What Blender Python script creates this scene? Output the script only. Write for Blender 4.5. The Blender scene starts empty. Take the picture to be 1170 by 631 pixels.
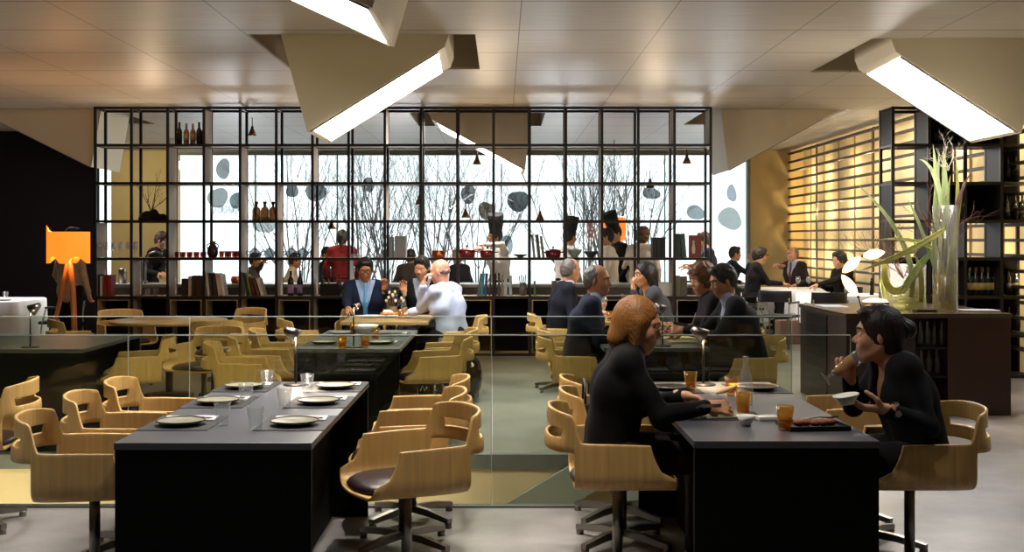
import bpy, bmesh, math, random
import numpy as np
from mathutils import Vector, Matrix, Quaternion
PI = math.pi
random.seed(7)
SC = bpy.context.scene
COL = SC.collection

# ------------------------------------------------------------------ camera, world, exposure
F, CX, CY, CH = 1330.0, 574.0, 274.0, 1.55        # focal length in px, principal point, eye height
cam_d = bpy.data.cameras.new('camera'); cam = bpy.data.objects.new('camera', cam_d); COL.objects.link(cam)
cam.location = (0, 0, CH); cam.rotation_euler = (PI/2, 0, 0)
cam_d.sensor_width = 36; cam_d.lens = 36*F/1170
cam_d.shift_x = (585-CX)/1170; cam_d.shift_y = -(315.5-CY)/1170
cam_d.clip_end = 200
SC.camera = cam
SC.view_settings.view_transform = 'Standard'; SC.view_settings.look = 'None'
SC.view_settings.gamma = 1; SC.view_settings.use_curve_mapping = False
SC.view_settings.exposure = 0.9
SC.cycles.use_denoising = True
SC.cycles.max_bounces = 8; SC.cycles.diffuse_bounces = 4; SC.cycles.glossy_bounces = 4
SC.cycles.transmission_bounces = 6; SC.cycles.transparent_max_bounces = 24
SC.cycles.sample_clamp_indirect = 4.0; SC.cycles.caustics_reflective = False; SC.cycles.caustics_refractive = False
W = bpy.data.worlds.new('overcast_sky'); SC.world = W; W.use_nodes = True
W.node_tree.nodes['Background'].inputs[0].default_value = (0.92, 0.965, 1.0, 1)
W.node_tree.nodes['Background'].inputs[1].default_value = 1.25

def area(name, loc, rot, sx, sy, power, color, portal=False, spread=PI):
    l = bpy.data.lights.new(name, 'AREA'); l.shape = 'RECTANGLE'; l.size = sx; l.size_y = sy
    l.energy = power; l.color = color; l.spread = spread
    if portal: l.cycles.is_portal = True
    o = bpy.data.objects.new(name, l); COL.objects.link(o); o.location = loc; o.rotation_euler = rot
    return o
def point(name, loc, power, color, r=0.03):
    l = bpy.data.lights.new(name, 'POINT'); l.energy = power; l.color = color; l.shadow_soft_size = r
    o = bpy.data.objects.new(name, l); COL.objects.link(o); o.location = loc
    return o
# daylight through the big window wall and through the glazed front behind the camera
area('window_portal', (-0.8, 23.3, 1.7), (-PI/2, 0, 0), 11.6, 3.4, 1, (1,1,1), portal=True)
def spot(name, loc, target, power, color, ang=60, blend=.6, r=.04):
    l = bpy.data.lights.new(name, 'SPOT'); l.energy = power; l.color = color; l.spot_size = math.radians(ang); l.spot_blend = blend; l.shadow_soft_size = r
    o = bpy.data.objects.new(name, l); COL.objects.link(o); o.location = loc
    o.rotation_euler = (Vector(target)-Vector(loc)).to_track_quat('-Z', 'Y').to_euler(); return o
# added fill spots just under the ceiling, with no fixtures
COOL, WARM = (.86, .92, 1.0), (1.0, .72, .42)
for x, y, pw, c in [(-1.2, 6.3, 250, (.80, .88, 1.0)), (-7.2, 21.3, 110, (1, .85, .6)), (5.3, 21.6, 50, (1, .92, .75)), (-2.5, 6.9, 130, (1, .93, .84)), (-.1, 6.7, 150, (1, .93, .84)), (-2.7, 4.3, 80, COOL), (.25, 4.5, 105, (1, .93, .84)), (3.1, 5.6, 70, COOL),
                    (-.1, 9.6, 130, COOL), (.3, 12.4, 110, COOL), (-3.2, 11.2, 60, (1, .88, .7)), (2.9, 7.6, 120, COOL), (2.5, 13.6, 110, COOL), (-1.2, 9.6, 90, COOL), (.0, 10.9, 170, COOL), (-.1, 8.0, 60, COOL), (-3.4, 13.5, 70, WARM), (-7.2, 15.2, 110, COOL), (3.6, 11.2, 40, (1, .95, .85)), (-.5, 14.2, 140, WARM), (3.2, 10.5, 60, WARM), (-3.5, 18.2, 160, WARM), (.5, 18.5, 160, (1, .9, .8)), (3.4, 18.5, 160, WARM)]:
    spot('ceiling_fill_spot', (x, y, 3.33), (x, y, 0), pw, c, 95, .8, .06)
for x in (-5.2, -2.0, 1.2, 4.2): spot('window_bounce_fill', (x, 22.9, .6), (x, 18.2, 3.35), 75, (.92, .96, 1.0), 110, 1, .3)  # added uplights imitating window daylight bounced onto the ceiling
spot('back_wall_fill', (-7.2, 21.2, 3.2), (-7.0, 23.5, 2.0), 55, (1, .88, .62), 120, 1, .1)  # extra spot added to brighten the beige back wall
for x in (-4.6, -2.4, -.2, 2.0): spot('ceiling_fill_uplight', (x, 15.25, 2.3), (x, 14.6, 3.4), 22, (1.0, .76, .5), 150, 1, .1)  # added warm spots brightening the ceiling; the shelf carries no uplights
spot('stairwell_fill', (-.2, 6.95, -.9), (-.3, 8.36, -.4), 95, (1, .86, .62), 150, 1, .1)  # this spot and the next are added to brighten the beige stairwell wall
spot('stairwell_fill', (-3.8, 6.95, -.9), (-3.9, 8.36, -.4), 95, (1, .86, .62), 150, 1, .1)

# ------------------------------------------------------------------ helpers
def lin(h):
    if isinstance(h, str):
        h = h.lstrip('#'); c = [int(h[i:i+2], 16)/255 for i in (0, 2, 4)]
    else: c = list(h)
    return tuple((x/12.92 if x <= .04045 else ((x+.055)/1.055)**2.4) for x in c) + (1,)
MATS = {}
def mat(name, col, rough=.5, metal=0, var=0, scale=8, stretch=None, bump=0, col2=None, spec=.5, coat=0, emit=0, sheen=0):
    if name in MATS: return MATS[name]
    m = bpy.data.materials.new(name); m.use_nodes = True; nt = m.node_tree; b = nt.nodes['Principled BSDF']
    b.inputs['Base Color'].default_value = lin(col); b.inputs['Roughness'].default_value = rough
    b.inputs['Metallic'].default_value = metal; b.inputs['Specular IOR Level'].default_value = spec
    b.inputs['Coat Weight'].default_value = coat
    if emit: b.inputs['Emission Color'].default_value = lin(col); b.inputs['Emission Strength'].default_value = emit
    if var or bump or col2:
        tc = nt.nodes.new('ShaderNodeTexCoord'); mp = nt.nodes.new('ShaderNodeMapping'); n = nt.nodes.new('ShaderNodeTexNoise')
        nt.links.new(tc.outputs['Object'], mp.inputs[0]); nt.links.new(mp.outputs[0], n.inputs['Vector'])
        if stretch: mp.inputs['Scale'].default_value = stretch
        n.inputs['Scale'].default_value = scale; n.inputs['Detail'].default_value = 5
        if var or col2:
            r = nt.nodes.new('ShaderNodeValToRGB'); c = lin(col)
            a, d = r.color_ramp.elements; a.position = .3; d.position = .7
            if col2: a.color = lin(col2); d.color = c
            else:
                a.color = tuple(max(0, x*(1-var)) for x in c[:3])+(1,); d.color = tuple(min(1, x*(1+var)) for x in c[:3])+(1,)
            nt.links.new(n.outputs['Fac'], r.inputs[0]); nt.links.new(r.outputs[0], b.inputs['Base Color'])
        if bump:
            bp = nt.nodes.new('ShaderNodeBump'); bp.inputs['Strength'].default_value = bump; bp.inputs['Distance'].default_value = .01
            nt.links.new(n.outputs['Fac'], bp.inputs['Height']); nt.links.new(bp.outputs[0], b.inputs['Normal'])
    MATS[name] = m; return m
def glass(name, tint='#ffffff', refl=.12, rough=0.0, body=0.0, bodycol='#ffffff'):
    """thin clear glass: light passes straight through, fresnel reflection on top"""
    if name in MATS: return MATS[name]
    m = bpy.data.materials.new(name); m.use_nodes = True; nt = m.node_tree; nt.nodes.clear()
    out = nt.nodes.new('ShaderNodeOutputMaterial'); tr = nt.nodes.new('ShaderNodeBsdfTransparent'); gl = nt.nodes.new('ShaderNodeBsdfGlossy')
    tr.inputs[0].default_value = lin(tint); gl.inputs['Roughness'].default_value = rough
    fr = nt.nodes.new('ShaderNodeLayerWeight'); fr.inputs['Blend'].default_value = .5
    pw = nt.nodes.new('ShaderNodeMath'); pw.operation = 'POWER'; pw.inputs[1].default_value = 3.5; nt.links.new(fr.outputs['Facing'], pw.inputs[0])
    ma = nt.nodes.new('ShaderNodeMath'); ma.operation = 'MULTIPLY_ADD'; ma.inputs[1].default_value = min(.9, refl*4); ma.inputs[2].default_value = .02+refl*.12; nt.links.new(pw.outputs[0], ma.inputs[0])
    mx = nt.nodes.new('ShaderNodeMixShader'); nt.links.new(ma.outputs[0], mx.inputs[0])
    src = tr
    if body:
        df = nt.nodes.new('ShaderNodeBsdfDiffuse'); df.inputs[0].default_value = lin(bodycol)
        m2 = nt.nodes.new('ShaderNodeMixShader'); m2.inputs[0].default_value = body
        nt.links.new(tr.outputs[0], m2.inputs[1]); nt.links.new(df.outputs[0], m2.inputs[2]); src = m2
    nt.links.new(src.outputs[0], mx.inputs[1]); nt.links.new(gl.outputs[0], mx.inputs[2]); nt.links.new(mx.outputs[0], out.inputs[0])
    MATS[name] = m; return m
def emis(name, col, s):
    if name in MATS: return MATS[name]
    m = bpy.data.materials.new(name); m.use_nodes = True; nt = m.node_tree; nt.nodes.clear()
    out = nt.nodes.new('ShaderNodeOutputMaterial'); e = nt.nodes.new('ShaderNodeEmission')
    e.inputs[0].default_value = lin(col); e.inputs[1].default_value = s; nt.links.new(e.outputs[0], out.inputs[0])
    MATS[name] = m; return m
def glow(name, col, s, base='#e8d8b0', rough=.6):
    """translucent shade material lit from inside"""
    if name in MATS: return MATS[name]
    m = mat(name, base, rough); b = m.node_tree.nodes['Principled BSDF']
    b.inputs['Emission Color'].default_value = lin(col); b.inputs['Emission Strength'].default_value = s
    return m

def P(px, py, d):
    return Vector(((px-CX)/F*d, d, CH-(py-CY)/F*d))
def X(px, d): return (px-CX)/F*d
def Z(py, d): return CH-(py-CY)/F*d

class MB:
    def __init__(s): s.bm = bmesh.new()
    def box(s, lo, hi, bev=0):
        lo = Vector(lo); hi = Vector(hi)
        r = bmesh.ops.create_cube(s.bm, size=1)
        c = (lo+hi)/2; d = hi-lo
        for v in r['verts']: v.co = Vector((v.co.x*d.x, v.co.y*d.y, v.co.z*d.z))+c
        if bev:
            es = list({e for v in r['verts'] for e in v.link_edges})
            bmesh.ops.bevel(s.bm, geom=es, offset=bev, segments=2, affect='EDGES', profile=.6)
        return s
    def obox(s, c, size, M):
        r = bmesh.ops.create_cube(s.bm, size=1)
        for v in r['verts']: v.co = Vector(c)+M@Vector((v.co.x*size[0], v.co.y*size[1], v.co.z*size[2]))
        return s
    def tube(s, pts, rad, n=8, cap=True):
        pts = [Vector(p) for p in pts]
        if not isinstance(rad, (list, tuple)): rad = [rad]*len(pts)
        rings = []; prev = None
        for i, p in enumerate(pts):
            a = pts[max(0, i-1)]; b = pts[min(len(pts)-1, i+1)]; t = (b-a).normalized()
            if prev is None: u = t.orthogonal().normalized()
            else:
                u = prev-t*prev.dot(t)
                u = u.normalized() if u.length > 1e-6 else t.orthogonal().normalized()
            prev = u; w = t.cross(u)
            rings.append([s.bm.verts.new(p+(u*math.cos(2*PI*k/n)+w*math.sin(2*PI*k/n))*rad[i]) for k in range(n)])
        for A, B in zip(rings, rings[1:]):
            for k in range(n): s.bm.faces.new((A[k], A[(k+1) % n], B[(k+1) % n], B[k])).smooth = True
        if cap:
            s.bm.faces.new(rings[0][::-1]); s.bm.faces.new(rings[-1])
        return s
    def lathe(s, prof, n=24, c=(0, 0, 0), M=None, closed=False):
        c = Vector(c); rings = []
        for r, z in prof:
            if r < 1e-5: v = Vector((0, 0, z)); v = (M@v if M else v)+c; rings.append([s.bm.verts.new(v)])
            else:
                ring = []
                for k in range(n):
                    v = Vector((r*math.cos(2*PI*k/n), r*math.sin(2*PI*k/n), z)); v = (M@v if M else v)+c
                    ring.append(s.bm.verts.new(v))
                rings.append(ring)
        prs = list(zip(rings, rings[1:]))
        if closed: prs.append((rings[-1], rings[0]))
        for A, B in prs:
            for k in range(n):
                a0, a1 = A[k % len(A)], A[(k+1) % len(A)]; b0, b1 = B[k % len(B)], B[(k+1) % len(B)]
                vs = []
                for v in (a0, a1, b1, b0):
                    if v not in vs: vs.append(v)
                if len(vs) > 2:
                    try: s.bm.faces.new(vs).smooth = True
                    except ValueError: pass
        return s
    def prism(s, poly, axis, a, b):
        """poly: 2-D points in the two other axes, extruded a..b along axis"""
        def mk(p, t):
            q = [0, 0, 0]; o = [i for i in range(3) if i != axis]; q[o[0]] = p[0]; q[o[1]] = p[1]; q[axis] = t; return Vector(q)
        A = [s.bm.verts.new(mk(p, a)) for p in poly]; B = [s.bm.verts.new(mk(p, b)) for p in poly]
        n = len(poly); s.bm.faces.new(A); s.bm.faces.new(B[::-1])
        for k in range(n): s.bm.faces.new((A[k], B[k], B[(k+1) % n], A[(k+1) % n]))
        return s
    def poly(s, pts, thick=0, nrm=None):
        vs = [s.bm.verts.new(Vector(p)) for p in pts]; f = s.bm.faces.new(vs)
        if thick:
            f.normal_update(); n = Vector(nrm) if nrm else f.normal
            r = bmesh.ops.extrude_face_region(s.bm, geom=[f])
            for v in r['geom']:
                if isinstance(v, bmesh.types.BMVert): v.co += n*thick
        return s
    def ell(s, c, r, n=16, M=None):
        q = bmesh.ops.create_uvsphere(s.bm, u_segments=n, v_segments=max(6, n//2), radius=1)
        for v in q['verts']:
            p = Vector((v.co.x*r[0], v.co.y*r[1], v.co.z*r[2])); v.co = (M@p if M else p)+Vector(c)
            for f in v.link_faces: f.smooth = True
        return s
    def grid(s, rows, smooth=True, skip=None, wrap=False):
        V = [[s.bm.verts.new(p) for p in r] for r in rows]
        for i in range(len(V)-1):
            m = len(V[i])
            for j in range(m if wrap else m-1):
                if skip and skip(i, j): continue
                f = s.bm.faces.new((V[i][j], V[i][(j+1) % m], V[i+1][(j+1) % m], V[i+1][j])); f.smooth = smooth
        return s
    def mesh(s, name):
        bmesh.ops.remove_doubles(s.bm, verts=s.bm.verts, dist=1e-5)
        bmesh.ops.recalc_face_normals(s.bm, faces=s.bm.faces)
        me = bpy.data.meshes.new(name); s.bm.to_mesh(me); s.bm.free(); return me
    def build(s, name, material, parent=None, smooth=False):
        me = s.mesh(name); me.materials.append(material)
        o = bpy.data.objects.new(name, me); COL.objects.link(o)
        if parent: o.parent = parent
        return o
def tag(o, label=None, cat=None, group=None, kind=None):
    if label: o['label'] = label
    if cat: o['category'] = cat
    if group: o['group'] = group
    if kind: o['kind'] = kind
    return o
def thing(name, label, cat, loc=(0, 0, 0), rz=0, group=None):
    o = bpy.data.objects.new(name, None); COL.objects.link(o); o.empty_display_size = .1
    o.location = loc; o.rotation_euler = (0, 0, rz)
    return tag(o, label, cat, group)
def dup(o, loc=None, rz=None, label=None, group=None, parent=None, scale=None):
    c = o.copy(); COL.objects.link(c)
    if parent: c.parent = parent
    if loc is not None: c.location = loc
    if rz is not None: c.rotation_euler = (0, 0, rz)
    if scale is not None: c.scale = (scale,)*3
    if label: c['label'] = label
    if group: c['group'] = group
    for ch in list(o.children): dup(ch, parent=c)
    return c
def struct(name, mb, m, parent=None):
    o = mb.build(name, m, parent)
    if not parent: o['kind'] = 'structure'
    return o
def place(proto, used, loc, rz=0, label=None, group=None, scale=None):
    """first call moves the prototype itself, later calls copy it"""
    if proto.name in used: return dup(proto, loc, rz, label, group, scale=scale)
    used.add(proto.name); proto.location = loc; proto.rotation_euler = (0, 0, rz)
    if scale: proto.scale = (scale,)*3
    if label: proto['label'] = label
    if group: proto['group'] = group
    return proto
USED = set()

# ------------------------------------------------------------------ materials
def grid_ceiling():
    m = bpy.data.materials.new('ceiling_panels'); m.use_nodes = True; nt = m.node_tree; b = nt.nodes['Principled BSDF']; L = nt.links
    tc = nt.nodes.new('ShaderNodeTexCoord'); sp = nt.nodes.new('ShaderNodeSeparateXYZ'); L.new(tc.outputs['Object'], sp.inputs[0])
    def math_(op, a, bb=None):
        n = nt.nodes.new('ShaderNodeMath'); n.operation = op
        for i, v in enumerate((a, bb)):
            if v is None: continue
            if isinstance(v, (int, float)): n.inputs[i].default_value = v
            else: L.new(v, n.inputs[i])
        return n.outputs[0]
    def line(src, off, step, half):
        q = math_('ABSOLUTE', math_('SUBTRACT', math_('FRACT', math_('ADD', math_('DIVIDE', math_('SUBTRACT', src, off), step), 100.5)), .5))
        return math_('LESS_THAN', q, half/step)
    g = math_('MAXIMUM', line(sp.outputs[0], .145, 1.196, .0045), line(sp.outputs[1], 8.79, 1.2, .012))
    mp = nt.nodes.new('ShaderNodeMapping'); L.new(tc.outputs['Object'], mp.inputs[0]); mp.inputs['Scale'].default_value = (.6, 9, 1)
    n = nt.nodes.new('ShaderNodeTexNoise'); n.inputs['Scale'].default_value = 3; n.inputs['Detail'].default_value = 8; L.new(mp.outputs[0], n.inputs['Vector'])
    r = nt.nodes.new('ShaderNodeValToRGB'); r.color_ramp.elements[0].position = .3; r.color_ramp.elements[1].position = .7
    r.color_ramp.elements[0].color = lin('#a39a8b'); r.color_ramp.elements[1].color = lin('#b6ac9c'); L.new(n.outputs['Fac'], r.inputs[0])
    mx = nt.nodes.new('ShaderNodeMixRGB'); L.new(g, mx.inputs[0]); L.new(r.outputs[0], mx.inputs[1]); mx.inputs[2].default_value = lin('#4a4038')
    L.new(mx.outputs[0], b.inputs['Base Color']); b.inputs['Roughness'].default_value = .42
    return m
def concrete():
    m = mat('polished_concrete', '#8f8a86', .25, var=0, spec=.5)
    nt = m.node_tree; b = nt.nodes['Principled BSDF']; L = nt.links
    tc = nt.nodes.new('ShaderNodeTexCoord'); n = nt.nodes.new('ShaderNodeTexNoise'); n.inputs['Scale'].default_value = 1.3; n.inputs['Detail'].default_value = 9
    n.inputs['Roughness'].default_value = .65
    L.new(tc.outputs['Object'], n.inputs['Vector']); r = nt.nodes.new('ShaderNodeValToRGB'); r.color_ramp.elements[0].position = .3; r.color_ramp.elements[1].position = .72
    r.color_ramp.elements[0].color = lin('#6a6663'); r.color_ramp.elements[1].color = lin('#aaa5a2'); L.new(n.outputs['Fac'], r.inputs[0]); L.new(r.outputs[0], b.inputs['Base Color'])
    r2 = nt.nodes.new('ShaderNodeMapRange'); r2.inputs[3].default_value = .22; r2.inputs[4].default_value = .5; L.new(n.outputs['Fac'], r2.inputs[0]); L.new(r2.outputs[0], b.inputs['Roughness'])
    return m
M_CEIL = grid_ceiling(); M_FLOOR = concrete()
M_PLASTER = mat('warm_plaster', '#c9b27c', .8, var=.05, scale=3)
M_SCOOP = mat('scoop_paint', '#ddd0b2', .5)
M_BLACKWALL = mat('black_wall', '#0d0808', .8, var=.1, scale=5, spec=.1)
M_STEEL = mat('black_steel', '#191512', .45, metal=.3)
M_OAK_GREY = mat('grey_oak', '#a8937f', .6, var=.18, scale=6, stretch=(1, 1, .15), bump=.15)
M_OAK_EDGE = mat('oak_edge', '#8a7250', .6, var=.15, scale=8)
M_TABLE = mat('dark_table_laminate', '#52535a', .33, var=.04, scale=30)
M_TABLE_SIDE = mat('dark_table_panel', '#0b0908', .7, spec=.12)
M_PLY = mat('oak_veneer', '#d0a866', .38, var=.14, scale=7, stretch=(6, 6, .35), bump=.05)
M_CUSH = mat('dark_leather', '#2a1a1c', .35, bump=.1, scale=40)
M_CHROME = mat('brushed_steel', '#8b8580', .3, metal=1)
M_BLACKMETAL = mat('black_metal', '#0d0c0c', .4, metal=.4)
M_WHITE = mat('white_ceramic', '#e4e0d6', .25)
M_PLATE = mat('stoneware', '#8f8b76', .35, var=.12, scale=14)
M_PLATEDARK = mat('dark_stoneware', '#2b241e', .4)
M_LINEN = mat('white_linen', '#e6e4e2', .85, bump=.15, scale=60)
M_MAT = mat('dark_placemat', '#1c1a1b', .6)
M_GLASS = glass('clear_glass', '#fbfcfc', .16, body=.05)
M_GLASSF = glass('frosty_glass', '#fafbfc', .18, body=.08)
M_AMBER = glass('amber_glass', '#f8e2ae', .16, body=.07, bodycol='#e0b860')
M_BEER = glass('beer', '#f2be5c', .08, body=.6, bodycol='#e09a2a')
M_PANE = glass('window_glass', '#f2f8f8', .08)
M_BALUS = glass('balustrade_glass', '#eceee6', .06)
M_GEDGE = mat('glass_edge', '#3fa59a', .2)
M_GEDGE2 = mat('balustrade_edge', '#a8b5b0', .2)
M_CLOTH = mat('table_linen', '#dfe2e6', .85, bump=.1, scale=20)
M_LAMPSTRIP = emis('lamp_diffuser', '#fff8ee', 13.0)
M_BOTTLE = mat('dark_bottle', '#141812', .12, coat=.5)
M_BOTAMB = mat('amber_bottle', '#a5701c', .12, coat=.5)
M_GOLD = mat('gold_foil', '#a88a4a', .35, metal=.6)
M_BRASS = mat('aged_brass', '#7a5a38', .35, metal=.8)
M_COPPER = mat('copper', '#b0683c', .25, metal=.9)
M_REDPOT = mat('red_enamel', '#6e1420', .25, coat=.5)
# ------------------------------------------------------------------ the room
CEIL = 3.35
XL, XR, YB, YR = -9.0, 6.06, 23.5, -2.0
def holed(x0, x1, y0, y1, holes, z, t):
    """a slab with rectangular holes, as one mesh"""
    xs = sorted({x0, x1, *[h[0] for h in holes], *[h[1] for h in holes]}); ys = sorted({y0, y1, *[h[2] for h in holes], *[h[3] for h in holes]})
    b = MB()
    for i in range(len(xs)-1):
        for j in range(len(ys)-1):
            cx, cy = (xs[i]+xs[i+1])/2, (ys[j]+ys[j+1])/2
            if any(h[0] < cx < h[1] and h[2] < cy < h[3] for h in holes): continue
            b.box((xs[i], ys[j], min(z, z+t)), (xs[i+1], ys[j+1], max(z, z+t)))
    return b
VX0, VX1, VY0, VY1 = -6.5, 2.04, 6.76, 8.36
# scoop = (x of the shallow top end, x of the deep top end, front y, opening x range)
SCOOPS = [
 dict(top=(X(512, 10.2), X(320, 10.2)), bot=(X(508, 10.2), X(351, 10.2)), zs=CEIL-.11, zd=Z(151, 10.2), y=10.2, hx=(X(283, 10.2), X(543, 10.2)), dep=1.2,
      label='angular white ceiling scoop light hanging in front of the shelf, left of centre'),
 dict(top=(-1.95, -.47), bot=(-1.90, -.66), zs=CEIL-.05, zd=Z(9, 5.9), y=5.9, hx=(-2.2, -.3), dep=1.2,
      label='ceiling scoop light cut off by the top edge of the photo'),
 dict(top=(X(1019, 10.4), X(1200, 10.4)), bot=(X(1024, 10.4), X(1167, 10.4)), zs=CEIL-.12, zd=Z(152, 10.4), y=10.4, hx=(X(997, 10.4), X(1215, 10.4)), dep=1.1,
      label='large angular ceiling scoop light at the right above the counter'),
 dict(top=(X(489, 16.3), X(607, 16.3)), bot=(X(493, 16.3), X(600, 16.3)), zs=CEIL-.11, zd=Z(194, 16.3), y=16.3, hx=(X(466, 16.3), X(624, 16.3)), dep=1.2,
      label='ceiling scoop light behind the middle of the open shelf'),
 dict(top=(X(956, 16.1), X(824, 16.1)), bot=(X(946, 16.1), X(832, 16.1)), zs=CEIL-.09, zd=Z(195, 16.1), y=16.1, hx=(X(808, 16.1), X(972, 16.1)), dep=1.2,
      label='ceiling scoop just right of the open shelf, its light facing away'),
 dict(top=(X(-20, 16.0), X(116, 16.0)), bot=(X(-15, 16.0), X(104, 16.0)), zs=CEIL-.09, zd=Z(191, 16.0), y=16.0, hx=(X(-40, 16.0), X(125, 16.0)), dep=1.2,
      label='ceiling scoop at the left in front of the black wall'),
]
holes = [(s['hx'][0], s['hx'][1], s['y'], s['y']+2.1) for s in SCOOPS]
struct('ceiling', holed(XL, XR+.3, YR, YB, holes, CEIL, .02), M_CEIL)
struct('floor', holed(XL, XR+.3, YR, YB, [(VX0, VX1, VY0, VY1)], 0, -.25), M_FLOOR)
b = MB()
for x0, x1, y0, y1 in holes:
    t = .02
    b.box((x0-t, y0-t, CEIL+.021), (x0, y1+t, CEIL+.6)); b.box((x1, y0-t, CEIL+.021), (x1+t, y1+t, CEIL+.6))
    b.box((x0, y0-t, CEIL+.021), (x1, y0, CEIL+.6)); b.box((x0, y1, CEIL+.021), (x1, y1+t, CEIL+.6))
    b.box((x0-t, y0-t, CEIL+.6), (x1+t, y1+t, CEIL+.62))
struct('trim_1', b, mat('recess_liner', '#8d7d66', .7))
# walls
struct('wall_left', MB().box((XL-.2, YR, -.05), (XL, YB, 4.1)), M_BLACKWALL)
struct('wall_right', MB().box((XR+.02, YR, -.05), (XR+.25, YB, 4.1)), mat('cream_panels', '#e6d5a8', .7, var=.10, scale=2.2))
b = MB(); WX0, WX1, WZ0, WZ1 = X(203, YB), X(854, YB), .12, Z(176, YB)
sx0, sx1 = X(108, YB), X(127, YB)
b.box((XL, YB, -.05), (sx0, YB+.2, 4.1)); b.box((sx1, YB, -.05), (WX0, YB+.2, 4.1)); b.box((WX1, YB, -.05), (XR+.3, YB+.2, 4.1))
b.box((WX0, YB, WZ1), (WX1, YB+.2, 4.1)); b.box((WX0, YB, -.05), (WX1, YB+.2, WZ0)); b.box((sx0, YB, Z(188, YB)), (sx1, YB+.2, 4.1))
struct('wall_back', b, M_PLASTER)
struct('wall_dark', MB().box((XL, 19.3, -.05), (X(109, 19.3), 19.5, CEIL)), M_BLACKWALL)
b = MB(); b.box((XL, YR-.2, -.05), (XR+.3, YR, 4.1))
struct('wall_rear', b, mat('rear_plaster', '#8d8478', .8))
# roof slab over everything so no sky leaks in
struct('wall_roof', MB().box((XL-.2, YR-.2, 4.1), (XR+.3, YB+.2, 4.2)), M_BLACKWALL)
# window bays with teal glass edges
pw = 93.6
pxs = [203, 291, 385, 479, 573, 667, 760, 854]
for i in range(7):
    a, c = X(pxs[i], YB), X(pxs[i+1], YB)
    w = struct('window_%d' % (i+1), MB().box((a+.012, YB+.05, WZ0), (c-.012, YB+.062, WZ1)), M_PANE)
    MB().box((c-.012, YB+.03, WZ0), (c+.012, YB+.09, WZ1)).build('glass_edge', M_GEDGE, w)
struct('window_8', MB().box((sx0, YB+.05, 0), (sx1, YB+.06, Z(188, YB))), M_PANE)
b = MB(); b.box((WX0-.04, YB-.05, WZ1-.03), (WX1+.04, YB, WZ1+.03)); b.box((WX1-.02, YB-.06, WZ0), (WX1+.05, YB, WZ1)); b.box((WX0-.04, YB-.05, WZ0-.04), (WX1, YB, WZ0+.02))
struct('trim_2', b, mat('window_frame_grey', '#6d7a7a', .5))
struct('ground', MB().box((-40, YB+.3, -.4), (40, 70, -.35)), mat('pale_terrace', '#d8dade', .8))
# stairwell in the floor: liner walls, steel channel, stringer
b = MB(); D = -2.4
b.box((VX0, VY1-.02, D), (VX1, VY1-.001, -.092)); b.box((VX0, VY0-.1, D), (VX1, VY0, -.26)); b.box((VX1, VY0-.1, D), (VX1+.1, VY1+.1, -.26)); b.box((VX0-.1, VY0-.1, D), (VX0, VY1+.1, -.26)); b.box((VX0, VY0, D-.1), (VX1, VY1, D))
struct('wall_stairwell', b, mat('stairwell_paint', '#cdbb92', .6))
b = MB()
b.box((VX0, VY1-.035, -.09), (VX1+.06, VY1+.03, .012)); b.box((VX0, VY0-.04, -.26), (VX1+.06, VY0+.02, .012)); b.box((VX1, VY0, -.1), (VX1+.06, VY1, .012))
struct('trim_3', b, mat('grey_channel', '#5f6460', .4, metal=.2))
st = MB(); a = P(598, 577, VY1-.05); c = P(664, 526, VY1-.05)
q = [P(612, 572, VY1-.04), P(598, 578, VY1-.04), P(575, 600, VY1-.04), P(640, 600, VY1-.04), P(720, 532, VY1-.04), P(668, 532, VY1-.04)]
st = MB().poly([(-1.31, VY1-.05, -1.125), (.47, VY1-.05, -.065), (.95, VY1-.05, -.065), (-.83, VY1-.05, -1.125)], .04, (0, -1, 0))
struct('trim_4', st, mat('stringer_grey', '#8a917f', .6))
st = MB()
for k in range(9): st.box((.75-.25*k, VY0+.25, -.17-.15*k-.04), (1.02-.25*k, VY1-.12, -.17-.15*k))
struct('trim_5', st, mat('stair_tread', '#4a4640', .6))

# ceiling scoops
def scoop(s):
    y0, y1 = s['y']+.004, s['y']+s['dep']
    xs, xd = s['top']; bs, bd = s['bot']
    poly = [(xs, CEIL+.3), (xs, CEIL-.02), (bs, s['zs']), (bd, s['zd']), (xd, CEIL+.02), (xd+(xd-bd)*.4, CEIL+.3)]
    t = thing('ceiling_scoop_light', s['label'], 'ceiling light', (bd, y0, s['zd']))
    o = Vector((bd, y0, s['zd']))
    body = MB().prism(poly, 1, y0, y1)
    for v in body.bm.verts: v.co -= o
    body.build('scoop_body', M_SCOOP, t)
    # luminous panel let into the sloping underside
    S = Vector((bs, 0, s['zs'])); D_ = Vector((bd, 0, s['zd'])); u = (D_-S); L = u.length; u.normalize()
    n = Vector((u.z, 0, -u.x)); n = n if n.z < 0 else -n
    def q(t_, y, off): return S+u*(L*t_)+Vector((0, y, 0))+n*off-o
    m_ = .09
    pts = [q(.05, y0+m_*.6, .004), q(.965, y0+m_*.6, .004), q(.965, y1-m_*.6, .004), q(.07, y1-m_*.6, .004)]
    MB().poly(pts, .006, -n).build('luminous_panel', M_LAMPSTRIP, t)
    for A, B in (((.05, y0+.02), (.985, y0+m_*.6)), ((.05, y1-m_*.6), (.985, y1-.02))):
        fr = MB(); fr.poly([q(A[0], A[1], .001), q(B[0], A[1], .001), q(B[0], B[1], .001), q(A[0], B[1], .001)], .01, n)
        fr.build('panel_frame', mat('scoop_edge', '#8f8a82', .5), t)
    return t
for s in SCOOPS: scoop(s)

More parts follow.
